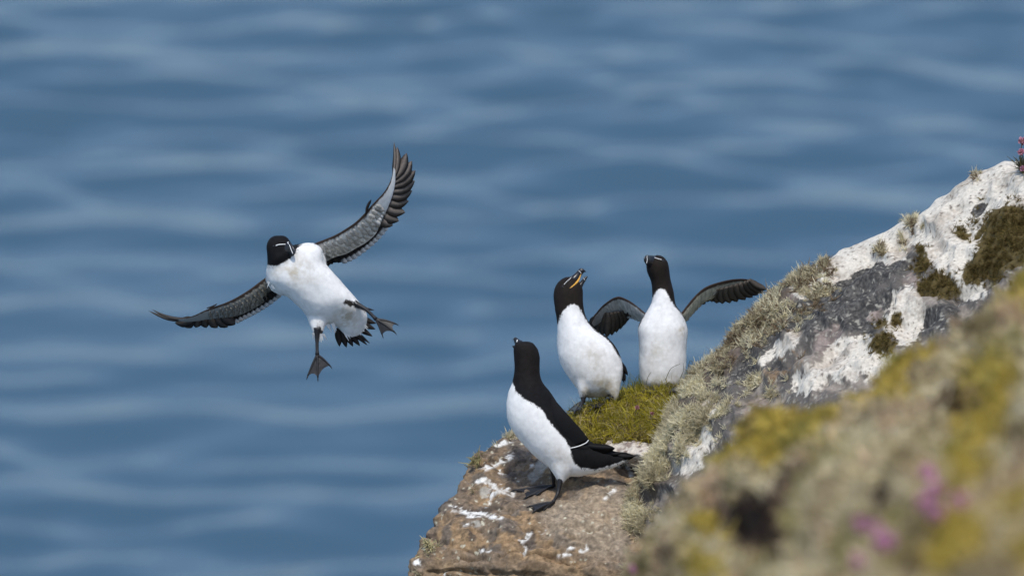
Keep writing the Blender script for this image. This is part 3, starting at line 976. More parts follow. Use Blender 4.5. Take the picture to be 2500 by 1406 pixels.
def flowers():
    for k, (x, y, R, lab) in enumerate([(1556, 995, 0.0065, 'faded pink thrift head in the green turf below the winged bird'), (1592, 1009, 0.0055, 'smaller rosy thrift bud in the turf beside the fringe of lichen')]):
        p, n = shoot(T_TURF, x - 4, y + 16, 20.3)
        h = W(x, y, PX(p[None])[2][0] - 0.035)
        thrift(p, h, R, lab, 'thrift flowers in the turf', 0.85, k)
    near = [(2266, 1152, 'pink thrift flower topmost of the upper blurred cluster on the bank'), (2284, 1192, 'pink thrift flower second from the top of the upper blurred cluster'), (2256, 1224, 'faint pink thrift flower at the left side of the upper blurred cluster'),
            (2285, 1251, 'bright pink thrift flower lowest of the upper blurred cluster'), (2340, 1220, 'dull grey pink thrift flower alone to the right of the upper cluster'),
            (2103, 1278, 'pink thrift flower at the upper left of the lower blurred cluster'), (2136, 1290, 'brightest magenta thrift flower in the middle of the lower blurred cluster'), (2154, 1324, 'pink thrift flower under the brightest one of the lower cluster'),
            (2168, 1318, 'pink thrift flower at the right end of the lower blurred cluster'), (2096, 1368, 'dim pink thrift flower below the lower cluster near the photo bottom'), (1550, 1388, 'violet thrift flower at the bottom beside the ledge rock')]
    for k, (x, y, lab) in enumerate(near):
        p, n = shoot(T_BANK, x - 8, y + 45, 11.5)
        tt = PX(p[None])[2][0]
        h = W(x, y, tt - 0.16)
        thrift(p, h, 0.0118 if k < 10 else 0.010, lab, 'thrift flowers on the bank', 0.0, 10 + k)
    for k, (x, y, R, lab) in enumerate([(2496, 345, 0.012, 'pink thrift flower at the very top of the boulder, cut by the photo edge'), (2492, 372, 0.010, 'rosy thrift flower just below the one cut by the edge at the boulder top'), (2497, 412, 0.008, 'small red thrift bud low in the dark tuft on the boulder top')]):
        p, n = shoot(T_BOULDER, 2498, 425, 19.8)
        tt = PX(p[None])[2][0]
        thrift(p, W(x, y, tt - 0.02), R, lab, 'thrift flowers on the boulder top', 0.55, 30 + k)
    # cushion of leaves they grow from
    r = np.random.default_rng(44)
    p, n = shoot(T_BOULDER, 2500, 418, 19.8)
    V, F, C = tuft_arrays(np.tile(p, (7, 1)) + r.normal(size=(7, 3)) * 0.012, np.tile(unit(n + AU), (7, 1)), r.uniform(0.02, 0.036, 7), 26, r, np.tile((0.14, 0.13, 0.075), (7, 1)), 0.7)
    o = link('thrift_cushion', mesh_np('thrift_cushion', V - p, F, C), M_LICHEN)
    o.location = p
    tag(o, 'dark leafy cushion under the pink flowers at the boulder top', 'plant')


flowers()


# ------------------------------------------------------------------ razorbills
BLACK = np.array([0.007, 0.0068, 0.0075])
BROWN = np.array([0.0155, 0.0115, 0.0095])
WHITEF = np.array([0.80, 0.79, 0.765])


def feather(root, base, name, bpx, tpx, w_px, parent, cols, bend=0.0, point=3.0, asym=0.4, n=10, curve_t=0.0):
    """one vane: base & tip given as (px,py,t); cols = (leading, shaft, trailing, tip or None)"""
    b = W(*bpx); e = W(*tpx)
    d = e - b; L = np.linalg.norm(d); d = d / L
    side = unit(np.cross(AF, d))
    s = np.linspace(0, 1, n)
    wid = w_px / 1000.0 * np.minimum(1, 0.45 + s * 1.8) * np.clip((1 - s) / (0.75 / point), 0, 1) ** 0.7
    wid[-1] = 0.0003
    ctr = b + d * (L * s)[:, None] + side * (bend / 1000.0 * np.sin(math.pi * s))[:, None] + AF * (curve_t * np.sin(math.pi * s))[:, None]
    Lf = ctr - side * (wid * asym)[:, None] + AF * 0.0008
    Rt = ctr + side * (wid * (1 - asym))[:, None] + AF * 0.0008
    f = ctr - AF * 0.0007
    k = ctr + AF * 0.0016
    V = np.stack([Lf, f, Rt, k], 1).reshape(-1, 3)
    F = grid_faces(n, 4)
    c = np.tile(np.stack([cols[0], cols[1], cols[2], cols[2]]), (n, 1, 1)).reshape(n, 4, 3)
    if cols[3] is not None:
        m = sstep(0.56, 0.64, s)
        c = c * (1 - m)[:, None, None] + np.asarray(cols[3])[None, None] * m[:, None, None]
    me = mesh_np(name, V - base, F.tolist() + [[0, 1, 2, 3][::-1], [4 * (n - 1) + i for i in range(4)]], c.reshape(-1, 3))
    return link(name, me, M_FEATHER, parent)


def wing_panel(rings, t0, base, parent, lead_w=0.16, grey=(0.33, 0.325, 0.30), edge=(0.042, 0.029, 0.023), light=None, seed=0, dark_from=2.0):
    def colf(V, u, th):
        v = 0.5 + 0.5 * np.cos(th)          # 0 leading edge, 1 trailing
        n = fbm(V * np.array([60, 60, 60]), 3, 300 + seed); n2 = fbm(V * 160, 2, 301 + seed)
        st = fbm(np.stack([u * 46 + 6 * v, v * 3.0, u * 0 + seed * 3.7], -1), 3, 310)
        row = np.abs(((v * 4.2 + 0.5 * st) % 1.0) - 0.5) * 2
        g = np.asarray(grey)[None] * (0.94 + 0.24 * n + 0.12 * n2 + 0.38 * st + 0.16 * (row - 0.5))[:, None]
        if light is not None:
            g = lerp(g, np.asarray(light[2]) * (1 + 0.12 * n)[:, None], sstep(light[0], light[1], u + 0.03 * n) * sstep(0.05, 0.3, v))
        c = lerp(np.tile(edge, (len(V), 1)), g, sstep(lead_w - 0.03, lead_w + 0.03, v + 0.05 * n2))
        # back of the wing is black
        back = sstep(0.1, 0.0, np.sin(th))
        c = lerp(c, np.tile(BLACK, (len(V), 1)), back * sstep(0.02, 0.1, v))
        if dark_from < 1:
            c = lerp(c, np.tile((0.03, 0.027, 0.025), (len(V), 1)), sstep(dark_from - 0.03, dark_from + 0.03, v + 0.08 * n))
        return c
    me = loft_mesh('wing', rings, t0, base, colf, sub=12, nseg=40, power=2.0)
    return link('wing', me, M_PLUME, parent)


def body(name, lofts, t0, base, parent, colour, voxel=0.0021, smooth=24, fuzz=1500, tail=(0.3, -0.9), fuzz_seed=0):
    V = []; F = []; n = 0
    for rings, sub, nseg, pw in lofts:
        v, f, caps, u, th = loft(rings, t0, sub, nseg, pw)
        V.append(v); F += [[i + n for i in q] for q in f.tolist() + caps]; n += len(v)
    V, F = remesh(np.concatenate(V), F, voxel, smooth)
    N = normals(V, F)
    V = V + N * (0.0010 * fbm(V * 22, 3, 400))[:, None]
    N = normals(V, F)
    c = colour(V, N)
    o = link('body', mesh_np('body', V - base, F, c), M_PLUME, parent)
    # loose contour feathers lying down the body
    r = np.random.default_rng(500 + fuzz_seed)
    if fuzz:
        lum = c.mean(1)
        pw = (np.abs(N @ AF) < 0.38) * 1.0 + ((lum > 0.06) & (lum < 0.5)) * 3.0 + 0.02
        idx = r.choice(len(V), fuzz, p=pw / pw.sum())
        dirn = tail[0] * AX + tail[1] * AU
        n_ = N[idx]
        d = unit(dirn - n_ * (n_ @ dirn)[:, None])
        d = unit(d + 0.05 * n_ + r.normal(size=(fuzz, 3)) * 0.10)
        s = unit(np.cross(d, n_))
        L = r.uniform(0.005, 0.010, fuzz)
        v, f, cc = blades(V[idx] - n_ * 0.0003, d, s, L, L * 0.30, -n_ * (L * 0.06)[:, None], c[idx], 3)
        link('contour_feathers', mesh_np('contour_feathers', v - base, f, cc), M_PLUME, parent, kind='stuff')
    return bvh(V, F)


def stripe(name, tree, pts, r0, base, parent, col=(0.85, 0.85, 0.83), lift=0.0003, t_def=20.0, mat=None, taper=1.0):
    pp = catmull([(p[0], p[1]) for p in pts], 5)
    P = []
    for x, y in pp:
        h, n = shoot(tree, x, y, t_def)
        P.append(h - AF * lift)
    P = np.array(P)
    rad = np.linspace(r0, r0 * taper, len(P)); rad[0] *= 0.5; rad[-1] *= 0.5
    V, F = tube(P, rad, 6)
    return link(name, mesh_np(name, V - base, F, np.tile(col, (len(V), 1))), mat or M_MARK, parent)


def leg(base, parent, hip, ankle, heel, toes, r_sh=0.0042, thigh_r=0.010, col=(0.015, 0.014, 0.015), claw=(0.012, 0.012, 0.012), webcol=(0.013, 0.012, 0.0125)):
    sp = Soup()
    P = catmull([hip, ankle, heel], 6)
    rad = np.interp(np.linspace(0, 1, len(P)), [0, 0.3, 0.55, 0.85, 1], [thigh_r, thigh_r * 0.65, r_sh, r_sh * 0.9, r_sh * 1.25])
    V, F = tube(P, rad, 10)
    sp.add(V, F, col)
    curves = []
    for tp in toes:
        m = (heel + tp) / 2 + AU * 0.002
        pc = catmull([heel, m, tp], 6)
        curves.append(pc)
        V, F = tube(pc, np.linspace(0.0036, 0.0021, len(pc)), 8)
        sp.add(V, F, col)
        d = unit(pc[-1] - pc[-2])
        V, F = tube([tp - d * 0.001, tp + d * 0.004 - AU * 0.0005, tp + d * 0.008 - AU * 0.003], [0.0019, 0.0014, 0.0003], 6)
        sp.add(V, F, claw)
    for a, b in zip(curves[:-1], curves[1:]):
        n = len(a); m = 8
        vs = []
        for k in range(n):
            for j in range(m):
                u = j / (m - 1)
                sag = 4 * u * (1 - u)
                kk = (k / (n - 1)) * (1 - 0.13 * sag)
                pa = a[min(int(kk * (n - 1)), n - 2)] * (1 - (kk * (n - 1) - min(int(kk * (n - 1)), n - 2))) + a[min(int(kk * (n - 1)), n - 2) + 1] * (kk * (n - 1) - min(int(kk * (n - 1)), n - 2))
                pb = b[min(int(kk * (n - 1)), n - 2)] * (1 - (kk * (n - 1) - min(int(kk * (n - 1)), n - 2))) + b[min(int(kk * (n - 1)), n - 2) + 1] * (kk * (n - 1) - min(int(kk * (n - 1)), n - 2))
                vs.append(pa * (1 - u) + pb * u)
        vs = np.array(vs)
        f = grid_faces(n, m, closed=False)
        nn = unit(np.cross(a[-1] - a[0], b[-1] - b[0]))
        wrinkle = 0.0008 * fbm(vs * 260, 2, 600)[:, None]
        top = vs + nn * (0.0007 + wrinkle); bot = vs - nn * (0.0007 - wrinkle)
        sp.add(np.concatenate([top, bot]), f.tolist() + (f[:, ::-1] + len(vs)).tolist(), webcol)
    return link('leg', sp.mesh('leg', base), M_SKIN, parent)


def eye(tree, base, parent, x, y, r0=0.0042, t_def=20.0):
    p, n = shoot(tree, x, y, t_def)
    bm = bmesh.new(); bmesh.ops.create_uvsphere(bm, u_segments=16, v_segments=10, radius=r0)
    V = np.array([v.co[:] for v in bm.verts]); F = [[v.index for v in f.verts] for f in bm.faces]; bm.free()
    link('eye', mesh_np('eye', V + p - n * r0 * 0.55 - base, F, np.tile((0.008, 0.006, 0.005), (len(V), 1))), M_EYE, parent)


def plume_colour(V, N, black_sd, dirt=None, head=None, wn=0.14, edge=1.6, seed=0):
    """black_sd: px distance into the black pattern at each vertex"""
    n = fbm(V * 38, 4, 420 + seed); n2 = fbm(V * 120, 3, 430 + seed); n3 = fbm(V * 260, 2, 440 + seed)
    wv = WHITEF[None] * (1 - wn * np.clip(n * 0.9 + 0.5 * n2, -0.35, 1.2))[:, None]
    if dirt is not None:
        wv = lerp(wv, np.tile((0.50, 0.43, 0.31), (len(V), 1)), np.clip(dirt * (0.55 + 0.9 * n + 0.5 * n2), 0, 0.8))
    bl = BLACK[None] * (1 + 0.3 * n2)[:, None]
    if head is not None:
        bl = lerp(bl, BROWN[None] * (1 + 0.25 * n2)[:, None], head)
    m = sstep(-edge, edge, black_sd + 1.6 * n2 + 1.4 * n3)
    return np.clip(lerp(wv, bl, m), 0.004, 0.85)


def coverts(rings, t0, base, wg, n, u0, u1, rows, along):
    """rows of small overlapping feathers on the face of a wing; along = px shift of each tip towards the wing tip"""
    R = catmull(np.array([list(q) for q in rings], float), 10)
    r = np.random.default_rng(900 + n)
    for v0, ln, wd, col in rows:
        for k in range(n):
            f = (u0 + (u1 - u0) * (k + 0.5 * r.random()) / n) * (len(R) - 1)
            q = np.array([np.interp(f, np.arange(len(R)), R[:, c]) for c in range(8)])
            q2 = np.array([np.interp(min(f + 3, len(R) - 1), np.arange(len(R)), R[:, c]) for c in range(8)])
            dirn = np.array([q2[0] - q[0], q2[1] - q[1]]); dirn /= np.hypot(*dirn) + 1e-9

            def at(v):
                return q[0] + (q[2] - q[0]) * v, q[1] + (q[3] - q[1]) * v, t0 + q[4] + q[7] * (v - 0.5) - q[5] * math.sqrt(max(0, 1 - (2 * v - 1) ** 2)) - 0.0008
            b = at(v0); e = at(min(v0 + ln, 0.98))
            chord = math.hypot(q[2] - q[0], q[3] - q[1])
            j = r.uniform(0.82, 1.15)
            c = np.array(col) * j
            feather(wg, base, 'covert_feather', b, (e[0] + dirn[0] * along, e[1] + dirn[1] * along, e[2] - 0.0012), wd * min(1, chord / 40), wg, (c * 1.18, c * 1.3, c * 1.22, None), point=4.5, asym=0.5, n=5)


# ---- 1: the razorbill in flight
def flying_bird():
    t0 = 19.9
    base = W(776, 700, t0)
    root = empty('razorbill', base)
    tag(root, 'flying razorbill with both wings spread and webbed feet hanging over the sea', 'bird', 'razorbills')
    torso = [(860, 824, 880, 816, 0.05, 0.006, 0.006), (842, 818, 893, 799, 0.045, 0.016, 0.016), (818, 796, 897, 770, 0.035, 0.03, 0.03), (784, 786, 886, 748, 0.025, 0.045, 0.040), (752, 774, 871, 731, 0.015, 0.054, 0.048),
             (735, 756, 856, 713, 0.008, 0.060, 0.053), (703, 726, 820, 672, 0.0, 0.064, 0.056), (677, 707, 793, 640, -0.004, 0.066, 0.058), (656, 694, 786, 608, -0.006, 0.064, 0.058), (650, 672, 764, 594, -0.010, 0.058, 0.055),
             (651, 656, 740, 594, -0.014, 0.060, 0.050), (653, 646, 724, 601, -0.020, 0.055, 0.046), (652, 628, 717, 604, -0.029, 0.045, 0.042), (650.5, 610, 713, 599, -0.036, 0.037, 0.040), (651, 596, 708, 590, -0.038, 0.033, 0.036),
             (656, 585, 701, 580, -0.037, 0.026, 0.030), (666, 576.5, 693, 574.5, -0.035, 0.013, 0.016)]
    thigh_l = [(748, 726, 824, 733, 0.020, 0.036, 0.03), (745, 754, 814, 762, 0.013, 0.034, 0.028), (749, 774, 803, 781, 0.005, 0.028, 0.024), (754, 791, 795, 796, -0.001, 0.021, 0.019), (760, 806, 789, 810, -0.006, 0.014, 0.014), (766, 820, 784, 823, -0.010, 0.009, 0.009), (770, 829, 780, 830, -0.012, 0.005, 0.005)]
    shoulder_r = [(668, 650, 706, 716, -0.004, 0.056, 0.045), (690, 618, 748, 700, -0.002, 0.063, 0.05), (716, 598, 780, 676, 0.003, 0.058, 0.048), (742, 594, 793, 660, 0.012, 0.042, 0.042), (762, 592.5, 796, 646, 0.022, 0.028, 0.030), (780, 596, 799, 640, 0.028, 0.012, 0.016)]
    neck_fill = [(690, 604, 700, 660, -0.014, 0.046, 0.04), (712, 600, 724, 660, -0.012, 0.050, 0.04), (732, 597, 746, 662, -0.006, 0.052, 0.04), (752, 595, 768, 660, 0.002, 0.048, 0.04), (768, 598, 782, 650, 0.01, 0.036, 0.03)]
    shoulder_l = [(690, 640, 720, 720, 0.0, 0.045, 0.04), (662, 660, 690, 722, 0.0, 0.045, 0.04), (652, 670, 674, 716, 0.006, 0.03, 0.03), (646, 680, 662, 710, 0.014, 0.016, 0.016)]
    thigh_r = [(835, 712, 862, 728, 0.0, 0.022, 0.022), (848, 728, 878, 742, -0.008, 0.018, 0.018), (868, 738, 891, 750, -0.012, 0.011, 0.011), (884, 742, 895, 756, -0.014, 0.006, 0.006)]
    head_poly = [(640, 540), (640, 646), (653, 646), (662, 649.5), (676, 648), (690, 643), (703, 636), (714, 626), (722, 617), (725, 607), (729, 601), (734, 597), (738, 592), (738, 540)]

    def colour(V, N):
        px, py, t = PX(V)
        front = poly_sd(px, py, head_poly)
        rear = (N @ AF - 0.35) * 60
        sd = np.maximum(front, rear)
        dirt = 0.55 * sstep(60, 0, np.hypot((px - 720) / 1.6, py - 660)) + 0.8 * sstep(45, 0, np.hypot(px - 845, (py - 775)))
        c = plume_colour(V, N, sd, dirt, sstep(0.4, 0.0, front * 0 + 1), 0.09, seed=1)
        # dusky leg feathering
        n = fbm(V * 120, 3, 450)
        d1 = sstep(-3, 3, 11 - np.hypot((px - 777) / 0.95, (py - 815) / 1.9) + 5 * n)
        d2 = sstep(-2.5, 2.5, 6 - seg_dist(px, py, [(846, 738), (868, 743), (886, 752)]) + 4 * n)
        d1 = d1 * sstep(0.2, -0.2, N @ AF); d2 = d2 * sstep(0.2, -0.2, N @ AF)
        return lerp(c, (0.03, 0.024, 0.02), np.maximum(d1, d2))

    tree = body('body', [(torso, 12, 72, 2.5), (thigh_l, 8, 32, 2), (thigh_r, 8, 32, 2), (shoulder_r, 8, 32, 2), (neck_fill, 8, 32, 2.3), (shoulder_l, 8, 32, 2)], t0, base, root, colour, fuzz=2600, tail=(0.75, -0.65), fuzz_seed=1)
    # bill: deep, flat sided, hooked
    bill = [(692, 590, 698, 628, -0.052, 0.020, 0.016), (701, 589, 703, 627, -0.062, 0.013, 0.010), (707, 592, 708, 626, -0.072, 0.008, 0.007), (714, 599, 713, 624, -0.079, 0.006, 0.005), (719, 607, 717.5, 622, -0.083, 0.004, 0.003), (721.5, 613, 720.5, 618.5, -0.085, 0.002, 0.002)]

    def bcol(V, u, th):
        c = np.tile((0.012, 0.0125, 0.015), (len(V), 1))
        return c
    bm_ = loft_mesh('bill', bill, t0, base, bcol, 8, 28)
    b = link('bill', bm_, M_HORN, root)
    BB = bvh(np.array([v.co[:] for v in bm_.vertices]) + base, [tuple(p.vertices) for p in bm_.polygons])
    stripe('bill_band', BB, [(706.5, 597.5), (708.5, 603), (711.5, 611), (715.5, 620.5)], 0.0009, base, b, t_def=t0 - 0.085)
    stripe('bill_band', BB, [(704, 590.5), (702.5, 593), (705, 596)], 0.0009, base, b, t_def=t0 - 0.08)
    stripe('gape_line', BB, [(695, 612), (702, 613), (711, 614)], 0.0006, base, b, (0.05, 0.045, 0.04), t_def=t0 - 0.07)
    stripe('eye_line', tree, [(673, 600), (680, 597.5), (690, 596.6), (698, 596.8), (701, 598.5)], 0.0012, base, root, t_def=t0 - 0.06, taper=0.8)
    eye(tree, base, root, 668, 601, 0.0034, t0 - 0.06)

    # wings
    K = 0.9
    def R(lx, ly, tx, ty, dt, e, tilt=None):
        ch = math.hypot(tx - lx, ty - ly) / 1000
        tl = ch * 1.15 if tilt is None else tilt
        return (lx, ly, tx, ty, dt + tl / 2, e, e, tl)
    w1 = [R(748, 603, 782, 655, 0.02, 0.012), R(772, 592.5, 795, 640, 0.01, 0.011), R(797, 583, 818, 628, 0.0, 0.010), R(822, 572, 845, 620, -0.005, 0.009), R(847, 557, 870, 606, -0.008, 0.008), R(869, 541.5, 896, 591, -0.01, 0.0075), R(890, 521, 918, 570, -0.01, 0.007), R(907, 501.5, 928, 545, -0.008, 0.006),
          R(922, 486, 941, 520, -0.004, 0.005), R(936, 471, 951, 497, 0.0, 0.004), R(949, 451, 960, 471, 0.006, 0.0034), R(957, 430, 965, 444, 0.014, 0.003), R(960.5, 408, 965, 416, 0.022, 0.002)]
    wg = wing_panel(w1, t0, base, root, 0.14, (0.6, 0.59, 0.55), light=(0.55, 0.62, (0.74, 0.74, 0.72)), seed=1)
    coverts(w1, t0, base, wg, 15, 0.12, 0.66, [(0.62, 0.36, 15, (0.55, 0.54, 0.50)), (0.40, 0.36, 14, (0.60, 0.585, 0.54)), (0.20, 0.34, 12, (0.52, 0.51, 0.48))], 9)
    g0 = np.array((0.10, 0.082, 0.07)); g1 = np.array((0.24, 0.205, 0.18)); dk = np.array((0.022, 0.018, 0.016))
    P1 = [((961, 425), (962, 347), 7, 3), ((963, 430), (970, 359), 11, 2), ((962, 438), (993, 373.5), 14, 5), ((960, 447), (1006, 393), 15, 6), ((957, 457), (1014.5, 416.5), 16, 6), ((953, 468), (1013, 441.5), 16, 6),
          ((948, 480), (1006.5, 466), 16, 6), ((942, 492), (998, 491), 16, 5), ((936, 505), (989.5, 519), 16, 4), ((929, 519), (974, 540), 16, 3), ((924, 530), (959, 551.5), 16, 2)]
    for k, (b_, e_, wd, bd) in enumerate(P1):
        j = 1 + 0.15 * math.sin(k * 2.7)
        feather(root, base, 'primary_feather', (*b_, t0 + 0.030 + 0.0016 * k), (*e_, t0 + 0.075 - 0.002 * k), wd * (1.15 if k == 0 else 1.75), wg, (g0 * j, g1 * j, g0 * 0.75 * j, None), bend=bd * 0.9, point=2.2, asym=0.5, curve_t=-0.006)
    tips = [(946, 563), (939, 572), (931, 581), (922, 590), (913, 598.5), (903, 607), (893, 615), (882, 623), (871, 631), (859, 637.5), (847, 642.5), (834, 640)]
    bas = [(921, 541), (914, 551), (906, 562), (898, 571), (889, 579), (880, 587), (870, 594), (860, 601), (849, 607), (838, 611), (826, 614), (815, 616)]
    for k, (b_, e_) in enumerate(zip(bas, tips)):
        feather(root, base, 'secondary_feather', (*b_, t0 + 0.040 + 0.0012 * k), (*e_, t0 + 0.088 + 0.0012 * k), 21, wg, (dk * 1.2, dk * 2.0, dk, np.array((0.82, 0.82, 0.82)) if k < 11 else None), bend=-2, point=5, asym=0.5)
    for k, (b_, e_) in enumerate([((806, 618), (822, 641)), ((798, 622), (812, 645)), ((792, 625), (802, 650))]):
        feather(root, base, 'tertial_feather', (*b_, t0 + 0.05), (*e_, t0 + 0.09), 16, wg, (dk, dk * 1.6, dk, None), point=4, asym=0.5)
    feather(root, base, 'alula_feather', (893, 523, t0 - 0.013), (906.5, 487, t0 - 0.02), 7, wg, (dk, dk * 1.5, dk, None), bend=-3)
    # white under-primary coverts overlapping the quill bases
    for k in range(11):
        u = k / 10
        b_ = (909 + 40 * u, 535 - 72 * u); e_ = (929 + 29 * u, 548 - 86 * u)
        feather(root, base, 'covert_feather', (*b_, t0 + 0.020), (*e_, t0 + 0.030), 11 - 4 * u, wg, (np.array((0.72, 0.72, 0.70)), np.array((0.8, 0.8, 0.78)), np.array((0.74, 0.74, 0.72)), None), point=4, asym=0.5)

    w2 = [R(668, 664, 694, 712, 0.03, 0.012), R(645, 680, 676, 722, 0.02, 0.011), R(629, 692, 655, 731, 0.012, 0.010), R(610, 706, 634, 745, 0.004, 0.009), R(588, 720, 612, 757, -0.004, 0.008), R(566, 732, 588, 768, -0.01, 0.007), R(545, 741, 562, 774, -0.014, 0.006), R(520, 749.5, 532, 777, -0.016, 0.005),
          R(497, 759, 505, 780, -0.016, 0.0045), R(476, 769, 480, 784, -0.014, 0.0036), R(455, 776, 456, 786, -0.01, 0.003), R(436, 777.5, 436, 784, -0.004, 0.0022)]
    wg = wing_panel(w2, t0, base, root, 0.16, (0.29, 0.28, 0.245), light=(0.45, 0.6, (0.25, 0.26, 0.25)), seed=2)
    coverts(w2, t0, base, wg, 14, 0.14, 0.70, [(0.62, 0.36, 13, (0.25, 0.245, 0.215)), (0.40, 0.36, 12, (0.30, 0.29, 0.255)), (0.22, 0.34, 10, (0.25, 0.245, 0.22))], 8)
    wg['label'] = 'wing stretched low to the left with upcurled tip'
    P2 = [((470, 777), (371, 755), 8, 10), ((474, 779), (362.5, 758.5), 10, 10), ((476, 779), (427, 789), 13, 2), ((470, 779), (452, 800), 10, 3), ((480, 779), (478, 800), 11, 2), ((494, 777), (504, 800.5), 12, 2), ((510, 776), (531, 800.5), 13, 1), ((526, 774), (556, 799), 13, 0), ((540, 772), (575, 792), 13, 0)]
    for k, (b_, e_, wd, bd) in enumerate(P2):
        j = 0.72 + 0.1 * math.sin(k * 2.1)
        feather(root, base, 'primary_feather', (*b_, t0 + 0.006 + 0.0014 * k), (*e_, t0 + 0.030 + 0.002 * k), wd * (1 if k < 2 else 1.9), wg, (g0 * j, g1 * 0.8 * j, g0 * 0.7 * j, None), bend=-bd, point=1.7 if k < 2 else 2.2, asym=0.5)
    tips = [(588, 785), (597, 780.5), (607, 775.5), (617, 770.5), (627, 765.5), (637, 760), (647, 754), (657, 747.5), (667, 740.5), (677, 732.5), (686, 725), (691, 717)]
    bas = [(558, 768), (568, 763), (578, 758), (589, 753), (600, 748), (611, 742), (622, 736), (633, 730), (644, 724), (655, 717), (664, 710), (672, 704)]
    for k, (b_, e_) in enumerate(zip(bas, tips)):
        feather(root, base, 'secondary_feather', (*b_, t0 + 0.030 + 0.0012 * k), (*e_, t0 + 0.075 + 0.0012 * k), 20, wg, (dk, dk * 1.7, dk, np.array((0.80, 0.80, 0.80))), bend=-2, point=5, asym=0.5)
    feather(root, base, 'alula_feather', (530, 742, t0 - 0.02), (503, 752.5, t0 - 0.03), 4, wg, (dk, dk * 1.5, dk, None), bend=-2)
    # tail fan
    for k, (bx, by, tx, ty, wd) in enumerate([(826, 800, 829, 846, 13), (832, 802, 846, 848.5, 13), (840, 804, 862, 846, 12), (848, 806, 879, 844.5, 11), (856, 806, 897, 842.5, 7), (862, 806, 903.5, 838.5, 6), (868, 796, 909.5, 821, 10), (872, 786, 916.5, 803.5, 11), (872, 776, 918.5, 789.5, 11), (870, 748, 914, 757.5, 5)]):
        feather(root, base, 'tail_feather', (bx, by, t0 + 0.050 + 0.001 * k), (tx, ty, t0 + 0.060 + 0.002 * k), wd * 1.5, root, (dk * 1.3, dk * 2.6, dk * 1.2, None), point=1.5, asym=0.5)
    # ragged white undertail and flank plumes
    r = np.random.default_rng(70)
    sp = []
    for k in range(70):
        u = r.random()
        if k < 40:
            b_ = np.array((838 + 52 * u, 812 - 22 * u)); d = np.array((0.42, 0.9)) * r.uniform(10, 19)
            tt = t0 + 0.03
        elif k < 55:
            b_ = np.array((762 + 34 * u, 812 + 4 * u)); d = np.array((0.25, 1.0)) * r.uniform(8, 17); tt = t0 - 0.03
        else:
            b_ = np.array((796 + 18 * u, 792 - 4 * u)); d = np.array((0.3, 0.9)) * r.uniform(10, 22); tt = t0 - 0.0
        d = d + r.normal(size=2) * 3
        sp.append((W(b_[0], b_[1], tt), W(b_[0] + d[0], b_[1] + d[1], tt + 0.01)))
    for k in range(26):
        u = r.random()
        b_ = np.array((653 + 20 * u, 684 + 20 * u)) if k < 10 else np.array((782 + 12 * u, 606 + 40 * u))
        d = (np.array((-1, 7)) if k < 10 else np.array((3, 3))) + r.normal(size=2) * 1.6
        sp.append((W(b_[0], b_[1], t0 - 0.045), W(b_[0] + d[0] * 1.5, b_[1] + d[1] * 1.5, t0 - 0.04)))
    A_ = np.array([p[0] for p in sp]); B_ = np.array([p[1] for p in sp])
    L = np.linalg.norm(B_ - A_, axis=1); d = unit(B_ - A_)
    v, f, cc = blades(A_, d, unit(np.cross(d, AF)), L, L * 0.22, r.normal(size=A_.shape) * 0.002, np.tile(WHITEF * 0.95, (len(A_), 1)), 3)
    link('down_plumes', mesh_np('down_plumes', v - base, f, cc), M_PLUME, root, kind='stuff')
    # legs
    tl = t0 - 0.03
    leg(base, root, W(775, 800, tl), W(774, 830, tl + 0.0), W(774.5, 866, tl - 0.005), [W(751.5, 917, tl - 0.012), W(776, 921, tl - 0.016), W(805, 892, tl - 0.006)], 0.0043, 0.0095)
    tr = t0 - 0.02
    leg(base, root, W(862, 738, tr + 0.01), W(893, 755, tr), W(918, 779, tr - 0.004), [W(933, 816, tr - 0.01), W(962.5, 810, tr - 0.016), W(965.5, 790, tr - 0.006)], 0.0043, 0.0085)


flying_bird()


def plant_on(tree, x, y, t_def, lift=0.003):
    p, n = shoot(tree, x, y, t_def)
    return p - AF * lift + np.array([0, 0, lift])


